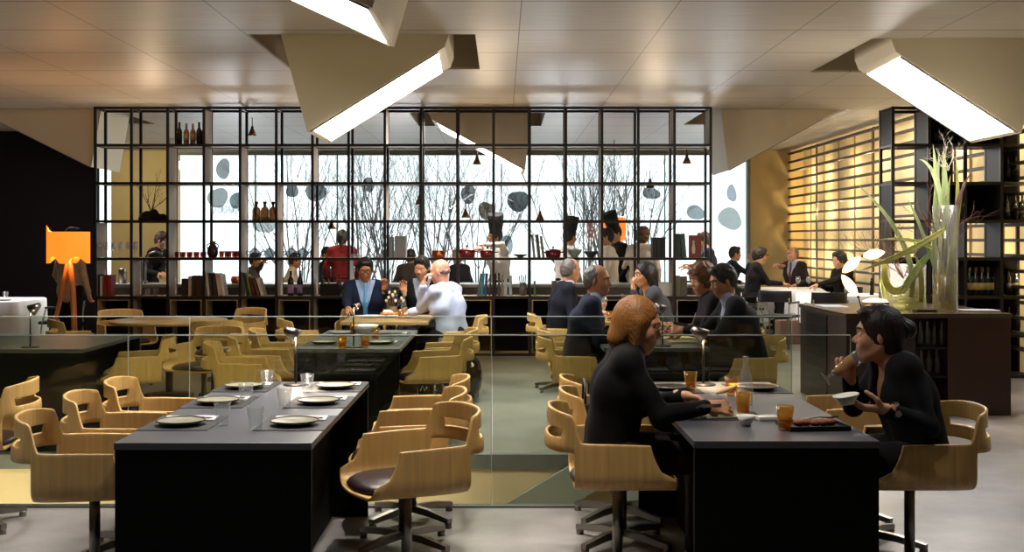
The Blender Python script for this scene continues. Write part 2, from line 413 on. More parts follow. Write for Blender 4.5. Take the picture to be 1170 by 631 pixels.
# slatted back-lit wall on the right
def slat_wall():
    t = thing('slatted_wall_screen', 'dark horizontal slats over the glowing cream wall at the right', 'wall slats', (XR, 18.5, 1.9))
    o = Vector((XR, 18.5, 1.9))
    for k in range(21):
        z = 3.29-.1735*k
        if z < .2: break
        MB().box(Vector((XR-.30, 12.6, z-.03))-o, Vector((XR-.235, YB-.01, z+.006))-o).build('slat', mat('slat_wood', '#43382a', .6, var=.1), t)
    up = MB()
    for y in (15.0, 18.3, 21.6): up.box(Vector((XR-.24, y-.012, .1))-o, Vector((XR-.215, y+.012, 3.33))-o)
    up.build('upright', mat('slat_wood', '#43382a'), t)
    return t
slat_wall()
k = 0
for y in (13.0, 14.1, 15.6, 17.1, 18.6, 20.1, 21.6, 22.9):
    for z in (3.29-.1735*3, 3.29-.1735*7, 3.29-.1735*12):
        point('wall_wash_lamp', (XR-.225, y+random.uniform(-.15, .15), z-.01), 6.2, (1.0, .74, .40), .012); k += 1
b = MB()
for y in (13.1, 14.1, 15.1, 16.1, 17.1, 18.1, 19.1, 20.05, 21.0, 21.95, 22.9): b.box((XR-.004, y-.012, .1), (XR+.03, y+.012, 3.33))
struct('trim_6', b, mat('panel_joint', '#9c8450', .6))

# ------------------------------------------------------------------ open shelf
def shelf_unit(name, label, xs, zs, y0, y1, panels, backs, boards_from=0, wood=M_OAK_GREY, bottom_open=None):
    t = thing(name, label, 'shelf', (xs[0], y0, 0)); o = Vector((xs[0], y0, 0)); w = .017
    for i, x in enumerate(xs):
        for y in (y0, y1):
            MB().box(Vector((x-w, y-w, 0))-o, Vector((x+w, y+w, zs[0]+w))-o).build('post', M_STEEL, t)
    for j, z in enumerate(zs):
        for y in (y0, y1):
            MB().box(Vector((xs[0], y-w*.9, z-w))-o, Vector((xs[-1], y+w*.9, z+w))-o).build('rail', M_STEEL, t)
        for xc in ([xs] if len(xs) > 10 else [[x] for x in xs]):
            b = MB()
            for x in xc: b.box(Vector((x-w*.8, y0, z-w*.8))-o, Vector((x+w*.8, y1, z+w*.8))-o)
            b.build('cross_rails' if len(xc) > 1 else 'cross_rail', M_STEEL, t)
        if j > 0:
            MB().box(Vector((xs[0]+w, y0+w, z-.008))-o, Vector((xs[-1]-w, y1-w, z+.016))-o).build('shelf_board', wood, t)
    for r, lines in panels.items():
        for i in lines:
            MB().box(Vector((xs[i]-.011, y0+w, zs[r+1]+.018))-o, Vector((xs[i]+.011, y1-w, zs[r]-.018))-o).build('side_panel', wood, t)
    for r, c0, c1 in backs:
        MB().box(Vector((xs[c0]+w, y1-.03, zs[r+1]+.018))-o, Vector((xs[c1]-w, y1-.015, zs[r]-.018))-o).build('back_panel', M_BLACKWALL, t)
    return t
SY0, SY1 = 15.5, 15.9
sxs = [X(109+41.35*i, SY0) for i in range(18)]
szs = [Z(y, SY0) for y in (123.5, 166, 209.5, 253, 296, 340)]+[.02]
sh = shelf_unit('open_shelf', 'tall black steel grid shelf dividing dining room from kitchen', sxs, szs, SY0, SY1,
    {0: [3, 8, 13, 14, 16, 17], 1: [2, 3, 4, 6, 13, 14], 2: [2, 4, 5, 8, 14, 16], 3: [0, 2, 4, 5, 6, 14], 4: [0, 1, 2, 3, 4, 5, 6, 7, 9, 11, 13, 16, 17], 5: list(range(18))},
    [(5, i, i+1) for i in range(17)])
for i in (0, 2, 3, 5, 8, 10, 12, 14, 16):
    x0, x1 = sxs[i]+.03, sxs[i+1]-.03; z1 = szs[5]-.03
    b = MB().grid([[Vector((px_-sxs[0], yy, pz_)) for px_, pz_ in ((x0, .05), (x0, z1), (x1, z1), (x1, .05), (x1-.014, .05), (x1-.014, z1-.014), (x0+.014, z1-.014), (x0+.014, .05))] for yy in (-.012, .3)], smooth=False, wrap=True)
    b.poly([(px_-sxs[0], -.012, pz_) for px_, pz_ in ((x0, .05), (x0, z1), (x1, z1), (x1, .05), (x1-.014, .05), (x1-.014, z1-.014), (x0+.014, z1-.014), (x0+.014, .05))])
    b.build('oak_edging', M_OAK_EDGE, sh)
RY0, RY1 = 13.0, 13.41
rxs = [X(1020+41.35*i, RY0) for i in range(4)]+[X(1020+41.35*3.9, RY0)]
rzs = [Z(y, RY0) for y in (123.5, 166, 209.5, 253, 296, 340, 384)]+[.02]
shelf_unit('bottle_shelf', 'black shelving with bottles in front of the glowing wall', rxs, rzs, RY0, RY1,
    {0: [0, 1, 2], 1: [1, 3], 2: [0, 1, 2, 3], 3: [0, 1, 2, 3], 4: [0, 1, 2, 3], 5: [0, 1, 2, 3], 6: [0, 1, 2, 3]},
    [(0, 1, 4), (1, 1, 2), (2, 1, 4), (1, 3, 4), (4, 0, 4), (5, 0, 4), (6, 0, 4)], wood=mat('black_board', '#1b1614', .6))

# kitchen counter behind the shelf
t = thing('kitchen_counter', 'long low kitchen counter running behind the open shelf', 'counter', (0, 16.5, 0))
MB().box((-5.6, -.22, 0), (2.75, .32, .88)).build('counter_body', mat('counter_oak', '#75685c', .6, var=.1, scale=4), t)
MB().box((-5.65, -.26, .88), (2.8, .36, .93), .008).build('counter_top', mat('counter_steel', '#b9b9b4', .3, metal=.6), t)
# ------------------------------------------------------------------ bent-ply bucket chair
def chair_shell():
    b = MB(); w = .268; zb, zt, za = .445, .795, .655
    ss = [-1, -.93, -.86, -.79, -.72, -.65, -.58, -.52, -.47, -.43, -.40, -.38, -.36, -.34, -.325, -.31, -.29, -.25, -.21, -.17, -.13, -.09, -.05, 0]
    ss = ss+[-x for x in ss[-2::-1]]
    def top(s):
        a = abs(s)
        if a > .385: return za-.012*(a-.385)
        if a < .315: return zt-.02*(a/.315)**2
        q = (a-.315)/.07; q = q*q*(3-2*q); return (zt-.02)*(1-q)+za*q
    def pt(s, z, k=1.0, fr=None):
        a = abs(s); sg = 1 if s >= 0 else -1
        t = min(1, max(0, (za-z)/(za-zb)))
        e = (.12+.11*t**1.6) if fr is None else fr
        if a > .5:
            q = (a-.5)/.5; x = -.06+(e+.06)*q; y = sg*w*(1-.02*q)
            return Vector((x, y*k, z))
        th = a/.5*PI/2
        x = -.06-.255*math.cos(th)**.72; y = sg*w*math.sin(th)**.80
        bul = .014*max(0, min(1, (.69-z)/.03)) if a < .30 else 0
        x -= bul
        return Vector((x, y*k, z))
    r = .07; rows = []
    for k in (0, .22, .45, 1-r/w): rows.append([pt(s, zb, k, .275-.028*(k/.74)**2) for s in ss])
    for ph in (22, 45, 67, 90):
        a = math.radians(ph); rows.append([pt(s, zb+r*.75*(1-math.cos(a)), 1-(r/w)*(1-math.sin(a)), .247-.004*ph/22) for s in ss])
    zf = [.53, .555, .58, .61, .64, .665, .672, .712, .72, .74, .76, .78, .80]
    si = {}
    for i, z in enumerate(zf):
        si[z] = len(rows); rows.append([pt(s, min(z, top(s))) for s in ss])
    i0 = si[.672]
    def skip(i, j):
        sm = (ss[j]+ss[j+1])/2
        if i == i0 and abs(sm) < .27: return True
        if i < si[.61] and abs(sm) < .34: return True
        if i >= i0-1 and abs(sm) > .385: return True
        return False
    b.grid(rows, skip=skip)
    bmesh.ops.remove_doubles(b.bm, verts=b.bm.verts, dist=8e-4)
    bmesh.ops.dissolve_degenerate(b.bm, edges=b.bm.edges, dist=1e-4)
    return b
def finish(o, mods):
    dg = bpy.context.evaluated_depsgraph_get(); me = bpy.data.meshes.new_from_object(o.evaluated_get(dg)); o.modifiers.clear(); o.data = me
def make_chair():
    t = thing('bucket_chair', 'x', 'chair')
    sh_ = chair_shell().build('shell', M_PLY, t)
    m = sh_.modifiers.new('s', 'SOLIDIFY'); m.thickness = .014; m.offset = 0
    m2 = sh_.modifiers.new('b', 'BEVEL'); m2.width = .0035; m2.segments = 1; m2.limit_method = 'ANGLE'; m2.angle_limit = 1.0
    finish(sh_, None)
    for p in sh_.data.polygons: p.use_smooth = True
    b = MB(); pr = [(0, .500), (.55, .499), (.86, .492), (.97, .476), (1, .462), (.97, .452)]
    rows = []
    for k, z in pr:
        row = []
        for i in range(32):
            a = 2*PI*i/32; x = -.0+(.245 if math.cos(a) > 0 else .235)*math.copysign(abs(math.cos(a))**.7, math.cos(a)); y = .232*math.copysign(abs(math.sin(a))**.8, math.sin(a))
            row.append(Vector((x*k+.015, y*k, z)))
        rows.append(row)
    b.grid(rows, wrap=True); b.bm.faces.new([v for v in []] or [b.bm.verts.new(r) for r in rows[-1]])
    b.build('cushion', M_CUSH, t)
    MB().tube([(0, 0, .05), (0, 0, .438)], .024, 16).build('column', M_CHROME, t)
    MB().tube([(0, 0, .415), (0, 0, .438)], .07, 16).build('seat_plate', M_CHROME, t)
    for k in range(4):
        R = Matrix.Rotation(PI/4+k*PI/2, 3, 'Z'); lg = MB()
        ring = []
        for x, zc, h in ((.0, .062, .038), (.14, .058, .036), (.30, .038, .026)):
            ring.append([R@Vector((x, yy, zc+zz)) for yy, zz in ((-.016, -h/2), (.016, -h/2), (.016, h/2), (-.016, h/2))])
        lg.grid(ring, smooth=False, wrap=True); lg.bm.faces.new([lg.bm.verts.new(p) for p in ring[0]]); lg.bm.faces.new([lg.bm.verts.new(p) for p in ring[-1]])
        e = R@Vector((.285, 0, 0)); lg.tube([(e.x, e.y, .0), (e.x, e.y, .03)], .02, 10)
        lg.build('base_leg', M_CHROME, t)
    return t
CHAIR = make_chair()
G1 = 'oak veneer bucket chairs'
CHS = [ # x, y, facing deg, label
 (-1.80, 5.14, 9, 'oak bucket chair at the near left corner of the front left table'),
 (-1.84, 5.80, 7, 'oak bucket chair second from the near end, left side of front left table'),
 (-1.83, 6.36, 4, 'oak bucket chair at the far left corner of the front left table by the glass'),
 (-.43, 5.22, 204, 'oak bucket chair with dark seat pad, nearest on right side of front left table'),
 (-.50, 5.88, 186, 'oak bucket chair second on right side of front left table'),
 (-.50, 6.45, 182, 'oak bucket chair third on right side of front left table by the glass'),
 (.53, 5.36, 0, 'oak bucket chair the blonde woman in black sits on'),
 (.61, 5.93, 0, 'empty oak bucket chair right behind the blonde woman'),
 (.64, 6.47, 2, 'empty oak bucket chair left of front right table next to the glass'),
 (1.875, 5.36, 180, 'oak bucket chair of the woman drinking a beer'),
 (1.86, 5.92, 184, 'empty oak bucket chair just behind the drinking woman'),
 (1.88, 6.47, 180, 'empty oak bucket chair far right corner of front right table'),
 (-2.86, 6.30, 188, 'oak bucket chair cut off by the left edge of the photo'),
 (-1.86, 9.30, 3, 'oak bucket chair near left side of second left table behind the glass'),
 (-1.84, 9.95, 3, 'oak bucket chair far left side of second left table'),
 (-1.90, 8.68, 8, 'oak bucket chair closest to the glass, left side of second left table'),
 (-.56, 9.20, 190, 'oak bucket chair near right side of second left table behind the glass'),
 (-.53, 9.95, 184, 'oak bucket chair far right side of second left table by the round jar'),
 (.60, 9.22, 0, 'oak bucket chair of the grey-haired man nearest behind the glass'),
 (.62, 9.95, 3, 'empty oak bucket chair beyond the grey-haired man at second right table'),
 (1.88, 9.10, 180, 'oak bucket chair of the dark-haired man reading at second right table'),
 (1.88, 9.85, 184, 'oak bucket chair of the curly-haired person'),
 (.58, 12.0, 5, 'oak bucket chair of the far man in a dark suit facing the woman'),
 (1.85, 12.1, 185, 'oak bucket chair of the woman resting chin on hand'),
 (-.47, 11.65, 185, 'oak bucket chair of the bald man in white shirt'),
 (-1.55, 12.75, 270, 'oak bucket chair of the man in navy suit and glasses'),
 (-1.86, 11.3, 20, 'oak bucket chair with pale back left of the far men\'s table'),
 (-.9, 12.95, 268, 'oak bucket chair behind the bald man, mostly hidden'),
 (-4.02, 12.45, -55, 'oak bucket chair behind left of the round wooden table'),
 (-2.92, 12.75, 235, 'oak bucket chair behind right of the round wooden table'),
 (-2.72, 11.20, 97, 'oak bucket chair with its back turned, in front of the round wooden table'),
 (-4.05, 11.25, 30, 'oak bucket chair left of the round wooden table near the floor lamp'),
 (-2.90, 9.15, 196, 'oak bucket chair at the right side of the far left black table'),
 (-2.55, 9.95, 250, 'oak bucket chair beyond the small side table showing its curved seat'),
]
for x, y, a, l in CHS: place(CHAIR, USED, (x, y, 0), math.radians(a), l, G1)

# ------------------------------------------------------------------ tables
def block_table(x0, x1, y0, y1, label, top=M_TABLE):
    cx, cy = (x0+x1)/2, (y0+y1)/2; hx, hy = (x1-x0)/2, (y1-y0)/2
    t = thing('dining_table', label, 'table', (cx, cy, 0))
    MB().box((-hx, -hy, .722), (hx, hy, .75), .003).build('tabletop', top, t)
    MB().box((-hx+.004, -hy+.004, .0), (hx-.004, -hy+.04, .7215)).build('end_panel', M_TABLE_SIDE, t)
    MB().box((-hx+.004, hy-.04, .0), (hx-.004, hy-.004, .7215)).build('end_panel', M_TABLE_SIDE, t)
    MB().box((-hx+.2, -hy+.04, .0), (hx-.2, hy-.04, .7215)).build('centre_panel', M_TABLE_SIDE, t)
    return t
TA = (-1.53, -.75, 4.58, 6.55)
block_table(*TA, 'long black block table at front left, set for six')
block_table(.76, 1.50, 4.62, 6.55, 'long black block table at front right where two women eat')
block_table(-1.53, -.75, 8.52, 10.3, 'second black table on the left behind the glass')
block_table(.75, 1.53, 8.6, 10.3, 'second black table on the right behind the glass, menus on it')
block_table(-5.6, -3.06, 8.5, 9.85, 'big black table at far left behind the glass with a reading lamp')
M_WOODTOP = mat('wood_tabletop', '#ab8a5c', .35, var=.12, scale=5, stretch=(1, 6, 1))
def ped_table(loc, label, w=None, h=.75, r=None, m=None):
    t = thing('pedestal_table', label, 'table', loc)
    b = MB()
    if r: b.lathe([(0, h), (r-.005, h), (r, h-.006), (r, h-.022), (r-.01, h-.028), (0, h-.028)], 48)
    else: b.box((-w[0]/2, -w[1]/2, h-.03), (w[0]/2, w[1]/2, h), .004)
    b.build('tabletop', m or M_WOODTOP, t)
    MB().tube([(0, 0, .02), (0, 0, h-.03)], .035, 14).build('column', M_BLACKMETAL, t)
    MB().lathe([(0, .035), (.05, .033), (.24, .014), (.245, 0), (0, 0)], 28).build('base', M_BLACKMETAL, t)
    return t
ped_table((-1.15, 11.85, 0), 'pale wooden table where the bald man and the man in glasses eat', (.86, 1.1))
ped_table((1.14, 11.85, 0), 'wooden table in front of the woman resting her chin', (.80, 1.2))
ped_table((-3.32, 11.6, 0), 'round wooden table behind the far left black table', r=.57)
t = thing('side_table', 'small round side table with thin steel legs between chairs', 'side table', (-2.36, 9.75, 0))
MB().lathe([(0, .64), (.17, .64), (.173, .63), (.17, .62), (0, .62)], 32).build('tabletop', M_TABLE, t)
for k in range(3):
    a = 2*PI*k/3+.3; MB().tube([(.14*math.cos(a), .14*math.sin(a), 0), (.12*math.cos(a), .12*math.sin(a), .62)], .009, 8).build('leg', M_CHROME, t)
def cloth_table(x, y, w, d, label, h=.75, drop=.42):
    t = thing('clothed_table', label, 'table', (x, y, 0))
    MB().tube([(0, 0, .02), (0, 0, h-.02)], .04, 12).build('column', M_BLACKMETAL, t)
    MB().lathe([(0, .03), (.26, .012), (.26, 0), (0, 0)], 20).build('base', M_BLACKMETAL, t)
    rows = []; n = 48
    def edge(k, s):
        a = 2*PI*k/n; c, q = math.cos(a), math.sin(a); m = max(abs(c)/(w/2), abs(q)/(d/2)); return Vector((c/m*s, q/m*s, 0))
    for s, z, wv in ((0, h, 0), (.5, h, 0), (.98, h, 0), (1.0, h-.01, 0), (1.01, h-drop*.4, .012), (1.03, h-drop*.8, .03), (1.04, h-drop, .045)):
        row = []
        for k in range(n):
            v = edge(k, s); cr = abs(math.cos(2*PI*k/n)*math.sin(2*PI*k/n))*2
            u = v.normalized() if v.length > 0 else v
            v = v+u*wv*math.sin(k*2.3)+Vector((0, 0, z-(cr**4*.12 if wv else 0)*wv/.045)); row.append(v)
        rows.append(row)
    b = MB(); b.grid(rows, wrap=True); b.build('tablecloth', M_CLOTH, t)
    return t
cloth_table(-7.15, 15.6, 1.7, 1.2, 'white-clothed table at the left edge before the black wall', drop=.55)
cloth_table(4.62, 19.2, 1.3, 1.0, 'white-clothed table with the woman in black and older man')
cloth_table(5.0, 17.0, 1.2, .95, 'white-clothed table nearest behind the counter lamp')
cloth_table(4.05, 21.2, 1.0, .8, 'white-clothed table by the window with the man in a suit')
cloth_table(-1.2, 20.9, 1.5, .8, 'white-clothed table by the window behind the left shelf')
cloth_table(-4.4, 21.1, 1.5, .8, 'white-clothed table near window behind the apothecary bottles')

# dark armchairs with thin metal legs
def make_armchair():
    t = thing('dark_armchair', 'x', 'chair'); m = mat('charcoal_seat', '#15171c', .5); pl = mat('pale_leg', '#8f8c84', .35, metal=.5)
    MB().box((-.22, -.23, .43), (.24, .23, .47), .012).build('seat', m, t)
    rows = []
    for z in (.66, .70, .76, .82):
        rows.append([Vector((-.24+.10*(abs(u)**2)-.02*(z-.66)/.16, .25*u, z)) for u in (-1, -.75, -.5, -.25, 0, .25, .5, .75, 1)])
    b = MB(); b.grid(rows); o = b.build('backrest', m, t); md = o.modifiers.new('s', 'SOLIDIFY'); md.thickness = .022; finish(o, None)
    MB().box((-.23, -.26, .64), (.14, -.225, .665), .006).build('armrest', m, t); MB().box((-.23, .225, .64), (.14, .26, .665), .006).build('armrest', m, t)
    for sx in (1, -1):
        for sy in (1, -1):
            MB().tube([(.20*sx+.04*sx, .24*sy, 0), (.19*sx, .22*sy, .43)]+([(.13, .242*sy, .64)] if sx > 0 else [(-.22, .24*sy, .72)]), .011, 8).build('leg', pl, t)
    return t
AC = make_armchair(); G2 = 'dark armchairs with metal legs at the clothed tables'
for x, y, a, l in [(-6.65, 14.5, 92, 'dark armchair with pale legs in front of left clothed table'), (-7.25, 14.45, 85, 'dark armchair at the photo\'s left edge before the clothed table'),
  (-5.9, 15.6, 182, 'dark armchair beside the floor lamp'),
  (3.98, 16.75, 55, 'dark empty armchair with its back to the room, nearest the counter'), (4.5, 16.2, 92, 'dark empty armchair partly hidden by the counter corner'),
  (3.85, 18.6, 25, 'dark armchair of the woman in black turtleneck'), (3.45, 20.9, 10, 'dark armchair of the man by the window'), (5.2, 20.1, 235, 'dark armchair of the older man at the far table'),
  (5.25, 17.9, 240, 'dark armchair of the person with glasses')]:
    place(AC, USED, (x, y, 0), math.radians(a), l, G2)

# bar counter, right
t = thing('bar_counter', 'dark brown bar counter at the right with bottle niches', 'counter', (3.75, 11.0, 0)); o = Vector((3.75, 11.0, 0))
x0, x1, y0, y1 = X(967, 10.25), X(1155, 10.25), 10.25, 11.85; MBR = mat('dark_brown_panel', '#2c211d', .45, var=.08, scale=5); MCT = mat('counter_stone', '#4d4238', .25, var=.06, scale=20)
MB().box(Vector((x0-.01, y0-.01, .86))-o, Vector((x1+.01, y1, .90))-o, .004).build('counter_top', MCT, t)
nx0, nx1 = X(1046, 10.25), X(1083, 10.25)
MB().box(Vector((x0+.0, y0+.3, 0))-o, Vector((x1, y1-.02, .859))-o).build('counter_core', MBR, t)
MB().box(Vector((x0+.0, y0, 0))-o, Vector((nx0, y0+.298, .859))-o).build('front_panel', MBR, t)
MB().box(Vector((nx1, y0, 0))-o, Vector((x1, y0+.298, .859))-o).build('front_panel', mat('reddish_panel', '#3a211b', .4, var=.08), t)
for z in (.05, .33, .585): MB().box(Vector((nx0+.002, y0+.02, z))-o, Vector((nx1-.002, y0+.298, z+.015))-o).build('niche_shelf', M_STEEL, t)
for r in range(7):
    z = .10+.105*r; b = MB(); b.box(Vector((x0-.014, y0+.62, z))-o, Vector((x0, y1-.3, z+.012))-o); b.build('drawer_lip', mat('lip', '#0d0b0b', .4), t)
b = MB(); b.box(Vector((x0-.008, y0+.60, .08))-o, Vector((x0-.001, y1-.28, .84))-o); b.build('drawer_recess', M_BLACKMETAL, t)

# ------------------------------------------------------------------ glass balustrades
def glass_panel(a, bq, label, z0=.0, z1=1.0):
    a = Vector(a); bq = Vector(bq); t = thing('balustrade_panel', label, 'glass panel', (a.x, a.y, 0))
    d = bq-a; n = Vector((-d.y, d.x)).normalized()*.006
    def bx(p, q, z_0, z_1, name, m):
        b = MB(); p0 = p-a; q0 = q-a
        vs = [(p0.x-n.x, p0.y-n.y), (q0.x-n.x, q0.y-n.y), (q0.x+n.x, q0.y+n.y), (p0.x+n.x, p0.y+n.y)]
        b.prism(vs, 2, z_0, z_1); return b.build(name, m, t)
    u = d.normalized()*.004
    bx(a+u, bq-u, z0-.1, z1-.006, 'pane', M_BALUS); bx(a+u, bq-u, z1-.006, z1, 'polished_edge', M_GEDGE2)
    bx(bq-u, bq-u*.2, z0-.1, z1-.006, 'end_edge', M_GEDGE2)
    return t
NY, FY = 6.745, 8.385
for i, (p, q, l) in enumerate([(-20, 147, 'near glass balustrade panel at the left edge of the photo'), (147, 562, 'near glass balustrade panel behind the front left table'), (562, 972, 'near glass balustrade panel behind the front right table')]):
    glass_panel((max(X(p, NY), VX0), NY), (X(q, NY), NY), l)
for i, (p, q, l) in enumerate([(-40, 217, 'far glass balustrade panel in front of the far left table'), (217, 562, 'far glass balustrade panel in front of second left table'), (562, 905, 'far glass balustrade panel in front of second right table')]):
    glass_panel((X(p, FY), FY), (X(q, FY), FY), l)
# ------------------------------------------------------------------ people: bodies grown as smooth-blended solids, meshed by surface nets
def surfnet(Fv, lo, h):
    s = Fv < 0; n = np.array(Fv.shape); acc = np.zeros(tuple(n-1)+(3,), np.float32); cnt = np.zeros(tuple(n-1), np.float32)
    quads = []
    for a in range(3):
        b_, c_ = [i for i in range(3) if i != a]
        A = [slice(None)]*3; B = [slice(None)]*3; A[a] = slice(0, -1); B[a] = slice(1, None); A = tuple(A); B = tuple(B)
        f0, f1 = Fv[A], Fv[B]; cr = s[A] != s[B]
        idx = np.argwhere(cr)
        if len(idx) == 0: continue
        v0 = f0[cr]; v1 = f1[cr]; t = v0/(v0-v1)
        pos = idx.astype(np.float32); pos[:, a] += t
        ok = (idx[:, b_] > 0) & (idx[:, b_] < n[b_]-1) & (idx[:, c_] > 0) & (idx[:, c_] < n[c_]-1)
        idx = idx[ok]; pos = pos[ok]; neg = v0[ok] < 0
        cells = []
        for db, dc in ((0, 0), (-1, 0), (-1, -1), (0, -1)):
            cc = idx.copy(); cc[:, b_] += db; cc[:, c_] += dc; cells.append(cc)
            np.add.at(acc, (cc[:, 0], cc[:, 1], cc[:, 2]), pos); np.add.at(cnt, (cc[:, 0], cc[:, 1], cc[:, 2]), 1)
        flip = neg if a != 1 else ~neg
        quads.append((cells, flip))
    act = cnt > 0; num = -np.ones(act.shape, np.int64); num[act] = np.arange(act.sum())
    V = acc[act]/cnt[act][:, None]*h+np.array(lo); fc = []
    for cells, flip in quads:
        q = np.stack([num[c[:, 0], c[:, 1], c[:, 2]] for c in cells], 1)
        q[flip] = q[flip][:, ::-1]; fc.append(q)
    return V, (np.concatenate(fc) if fc else np.zeros((0, 4), int))

class Field:
    def __init__(s, lo, hi, h):
        s.lo = np.array(lo, float); s.h = h; s.n = np.ceil((np.array(hi)-s.lo)/h).astype(int)+1
        s.F = np.full(tuple(s.n), 9.0, np.float32)
        s.ax = [s.lo[i]+h*np.arange(s.n[i]) for i in range(3)]
    def sub(s, lo, hi):
        sl = []
        for i in range(3):
            a = int(max(0, math.floor((lo[i]-s.lo[i])/s.h))); b = int(min(s.n[i], math.ceil((hi[i]-s.lo[i])/s.h)+1))
            if b <= a: return None, None
            sl.append(slice(a, b))
        g = np.meshgrid(*[s.ax[i][sl[i]] for i in range(3)], indexing='ij')
        return tuple(sl), np.stack(g, -1)
    def put(s, sl, d, k):
        f = s.F[sl]
        if k > 0:
            hh = np.clip(.5+.5*(f-d)/k, 0, 1); s.F[sl] = f*(1-hh)+d*hh-k*hh*(1-hh)
        else: s.F[sl] = np.minimum(f, d)
    def cone(s, a, b, ra, rb=None, k=.03):
        a = np.array(a, float); b = np.array(b, float); rb = ra if rb is None else rb; m = max(ra, rb)+k+2*s.h
        sl, p = s.sub(np.minimum(a, b)-m, np.maximum(a, b)+m)
        if sl is None: return s
        ab = b-a; L = max(ab@ab, 1e-9); t = np.clip(((p-a)@ab)/L, 0, 1)
        s.put(sl, np.linalg.norm(p-a-t[..., None]*ab, axis=-1)-(ra+(rb-ra)*t), k); return s
    def ell(s, c, r, k=.02, R=None, cut=False):
        c = np.array(c, float); r = np.array(r, float); m = r.max()+k+2*s.h
        sl, p = s.sub(c-m, c+m)
        if sl is None: return s
        q = p-c
        if R is not None: q = q@R
        l = np.linalg.norm(q/r, axis=-1); d = (l-1)*r.min()
        if cut:
            f = s.F[sl]; d2 = -d
            if k > 0:
                hh = np.clip(.5-.5*(f-d2)/k, 0, 1); s.F[sl] = f*(1-hh)+d2*hh+k*hh*(1-hh)
            else: s.F[sl] = np.maximum(f, d2)
        else: s.put(sl, d, k)
        return s
    def apply(s, fn):
        g = np.meshgrid(*s.ax, indexing='ij'); s.F = fn(s.F, np.stack(g, -1)).astype(np.float32); return s
    def wrinkle(s, amp, fr=18, seed=0):
        def fn(Fv, p):
            x, y, z = p[..., 0], p[..., 1], p[..., 2]
            w = np.sin(fr*(x+.6*z)+seed+2.1*np.sin(9*y+seed))*np.sin(fr*.8*(y-.4*x)+1.7*seed+1.6*np.sin(7*z))+.5*np.sin(fr*2.1*z+3*np.sin(11*x+seed))
            return Fv+amp*w
        return s.apply(fn)
    def mesh(s): return surfnet(s.F, s.lo, s.h)

def join_mesh(name, parts, material, parent, smooth_it=1):
    V = []; Q = []; o = 0
    for v, q in parts:
        V.append(v); Q.append(q+o); o += len(v)
    V = np.concatenate(V); Q = np.concatenate(Q)
    for _ in range(smooth_it):
        nb = np.zeros_like(V); c = np.zeros(len(V))
        for i in range(4):
            a, b_ = Q[:, i], Q[:, (i+1) % 4]
            np.add.at(nb, a, V[b_]); np.add.at(c, a, 1); np.add.at(nb, b_, V[a]); np.add.at(c, b_, 1)
        V = V*.5+.5*nb/np.maximum(c, 1)[:, None]
    me = bpy.data.meshes.new(name); me.from_pydata(V.tolist(), [], Q.tolist()); me.validate()
    me.polygons.foreach_set('use_smooth', [True]*len(me.polygons)); me.update(); me.materials.append(material)
    ob = bpy.data.objects.new(name, me); COL.objects.link(ob); ob.parent = parent
    return ob

def R_(axis, deg): return np.array(Matrix.Rotation(math.radians(deg), 3, axis))
def unit(v):
    v = np.array(v, float); n = np.linalg.norm(v); return v/(n if n > 1e-9 else 1)
def ik(s, t, la, lb, pole):
    s = np.array(s, float); t = np.array(t, float); d = t-s; L = np.linalg.norm(d); L2 = min(L, (la+lb)*.995); d = d/L; t = s+d*L2
    a = (la*la-lb*lb+L2*L2)/(2*L2); hh = math.sqrt(max(0, la*la-a*a)); p = np.array(pole, float); p = unit(p-d*(p@d))
    return s+d*a+p*hh, t

SKIN = {'light': mat('skin_light', '#c58f6c', .5, var=.06, scale=20), 'tan': mat('skin_tan', '#a56f4b', .5, var=.06, scale=20), 'pink': mat('skin_pink', '#c98e74', .5, var=.06, scale=20)}
EYEW = mat('eye_white', '#d8d0c4', .2); EYED = mat('eye_iris', '#20140e', .2); LIPS = mat('lips', '#8e4a40', .5)

def head_field(C, R, h, neck):
    f = Field(C-np.array([.17, .15, .24]), C+np.array([.17, .15, .17]), h)
    def g(v): return C+R@np.array(v)
    f.ell(g((-.012, 0, .032)), (.096, .076, .088), .02, R)
    f.ell(g((.022, 0, -.03)), (.066, .060, .085), .03, R)
    for s in (1, -1):
        f.cone(g((-.01, .052*s, -.045)), g((.062, .018*s, -.098)), .020, .016, .03)
        f.ell(g((.058, .036*s, -.022)), (.028, .026, .028), .03, R)
        f.cone(g((.078, .014*s, .036)), g((.066, .045*s, .034)), .012, .010, .016)
    f.cone(g((.070, .0, -.100)), g((.076, 0, -.092)), .018, .016, .02)
    f.ell(g((.086, 0, -.058)), (.014, .026, .022), .02, R)
    f.cone(g((.086, 0, .018)), g((.108, 0, -.018)), .009, .012, .012)
    for s in (1, -1):
        f.ell(g((.098, .012*s, -.026)), (.011, .008, .008), .006, R)
        f.ell(g((.098, .031*s, .010)), (.020, .020, .014), .018, R, cut=True)
        f.ell(g((.074, .031*s, .008)), (.0165, .0165, .0165), .006, R)
    f.cone(g((.0955, -.014, -.0495)), g((.0955, .014, -.0495)), .0065, None, .006)
    f.cone(g((.094, -.012, -.0615)), g((.094, .012, -.0615)), .0070, None, .006)
    for s in (1, -1): f.ell(g((-.006, .079*s, -.004)), (.019, .009, .031), .008, R@R_('Z', 20*s)@R_('Y', -10))
    f.cone(g((-.022, 0, -.065)), neck, .052, .055, .03)
    return f

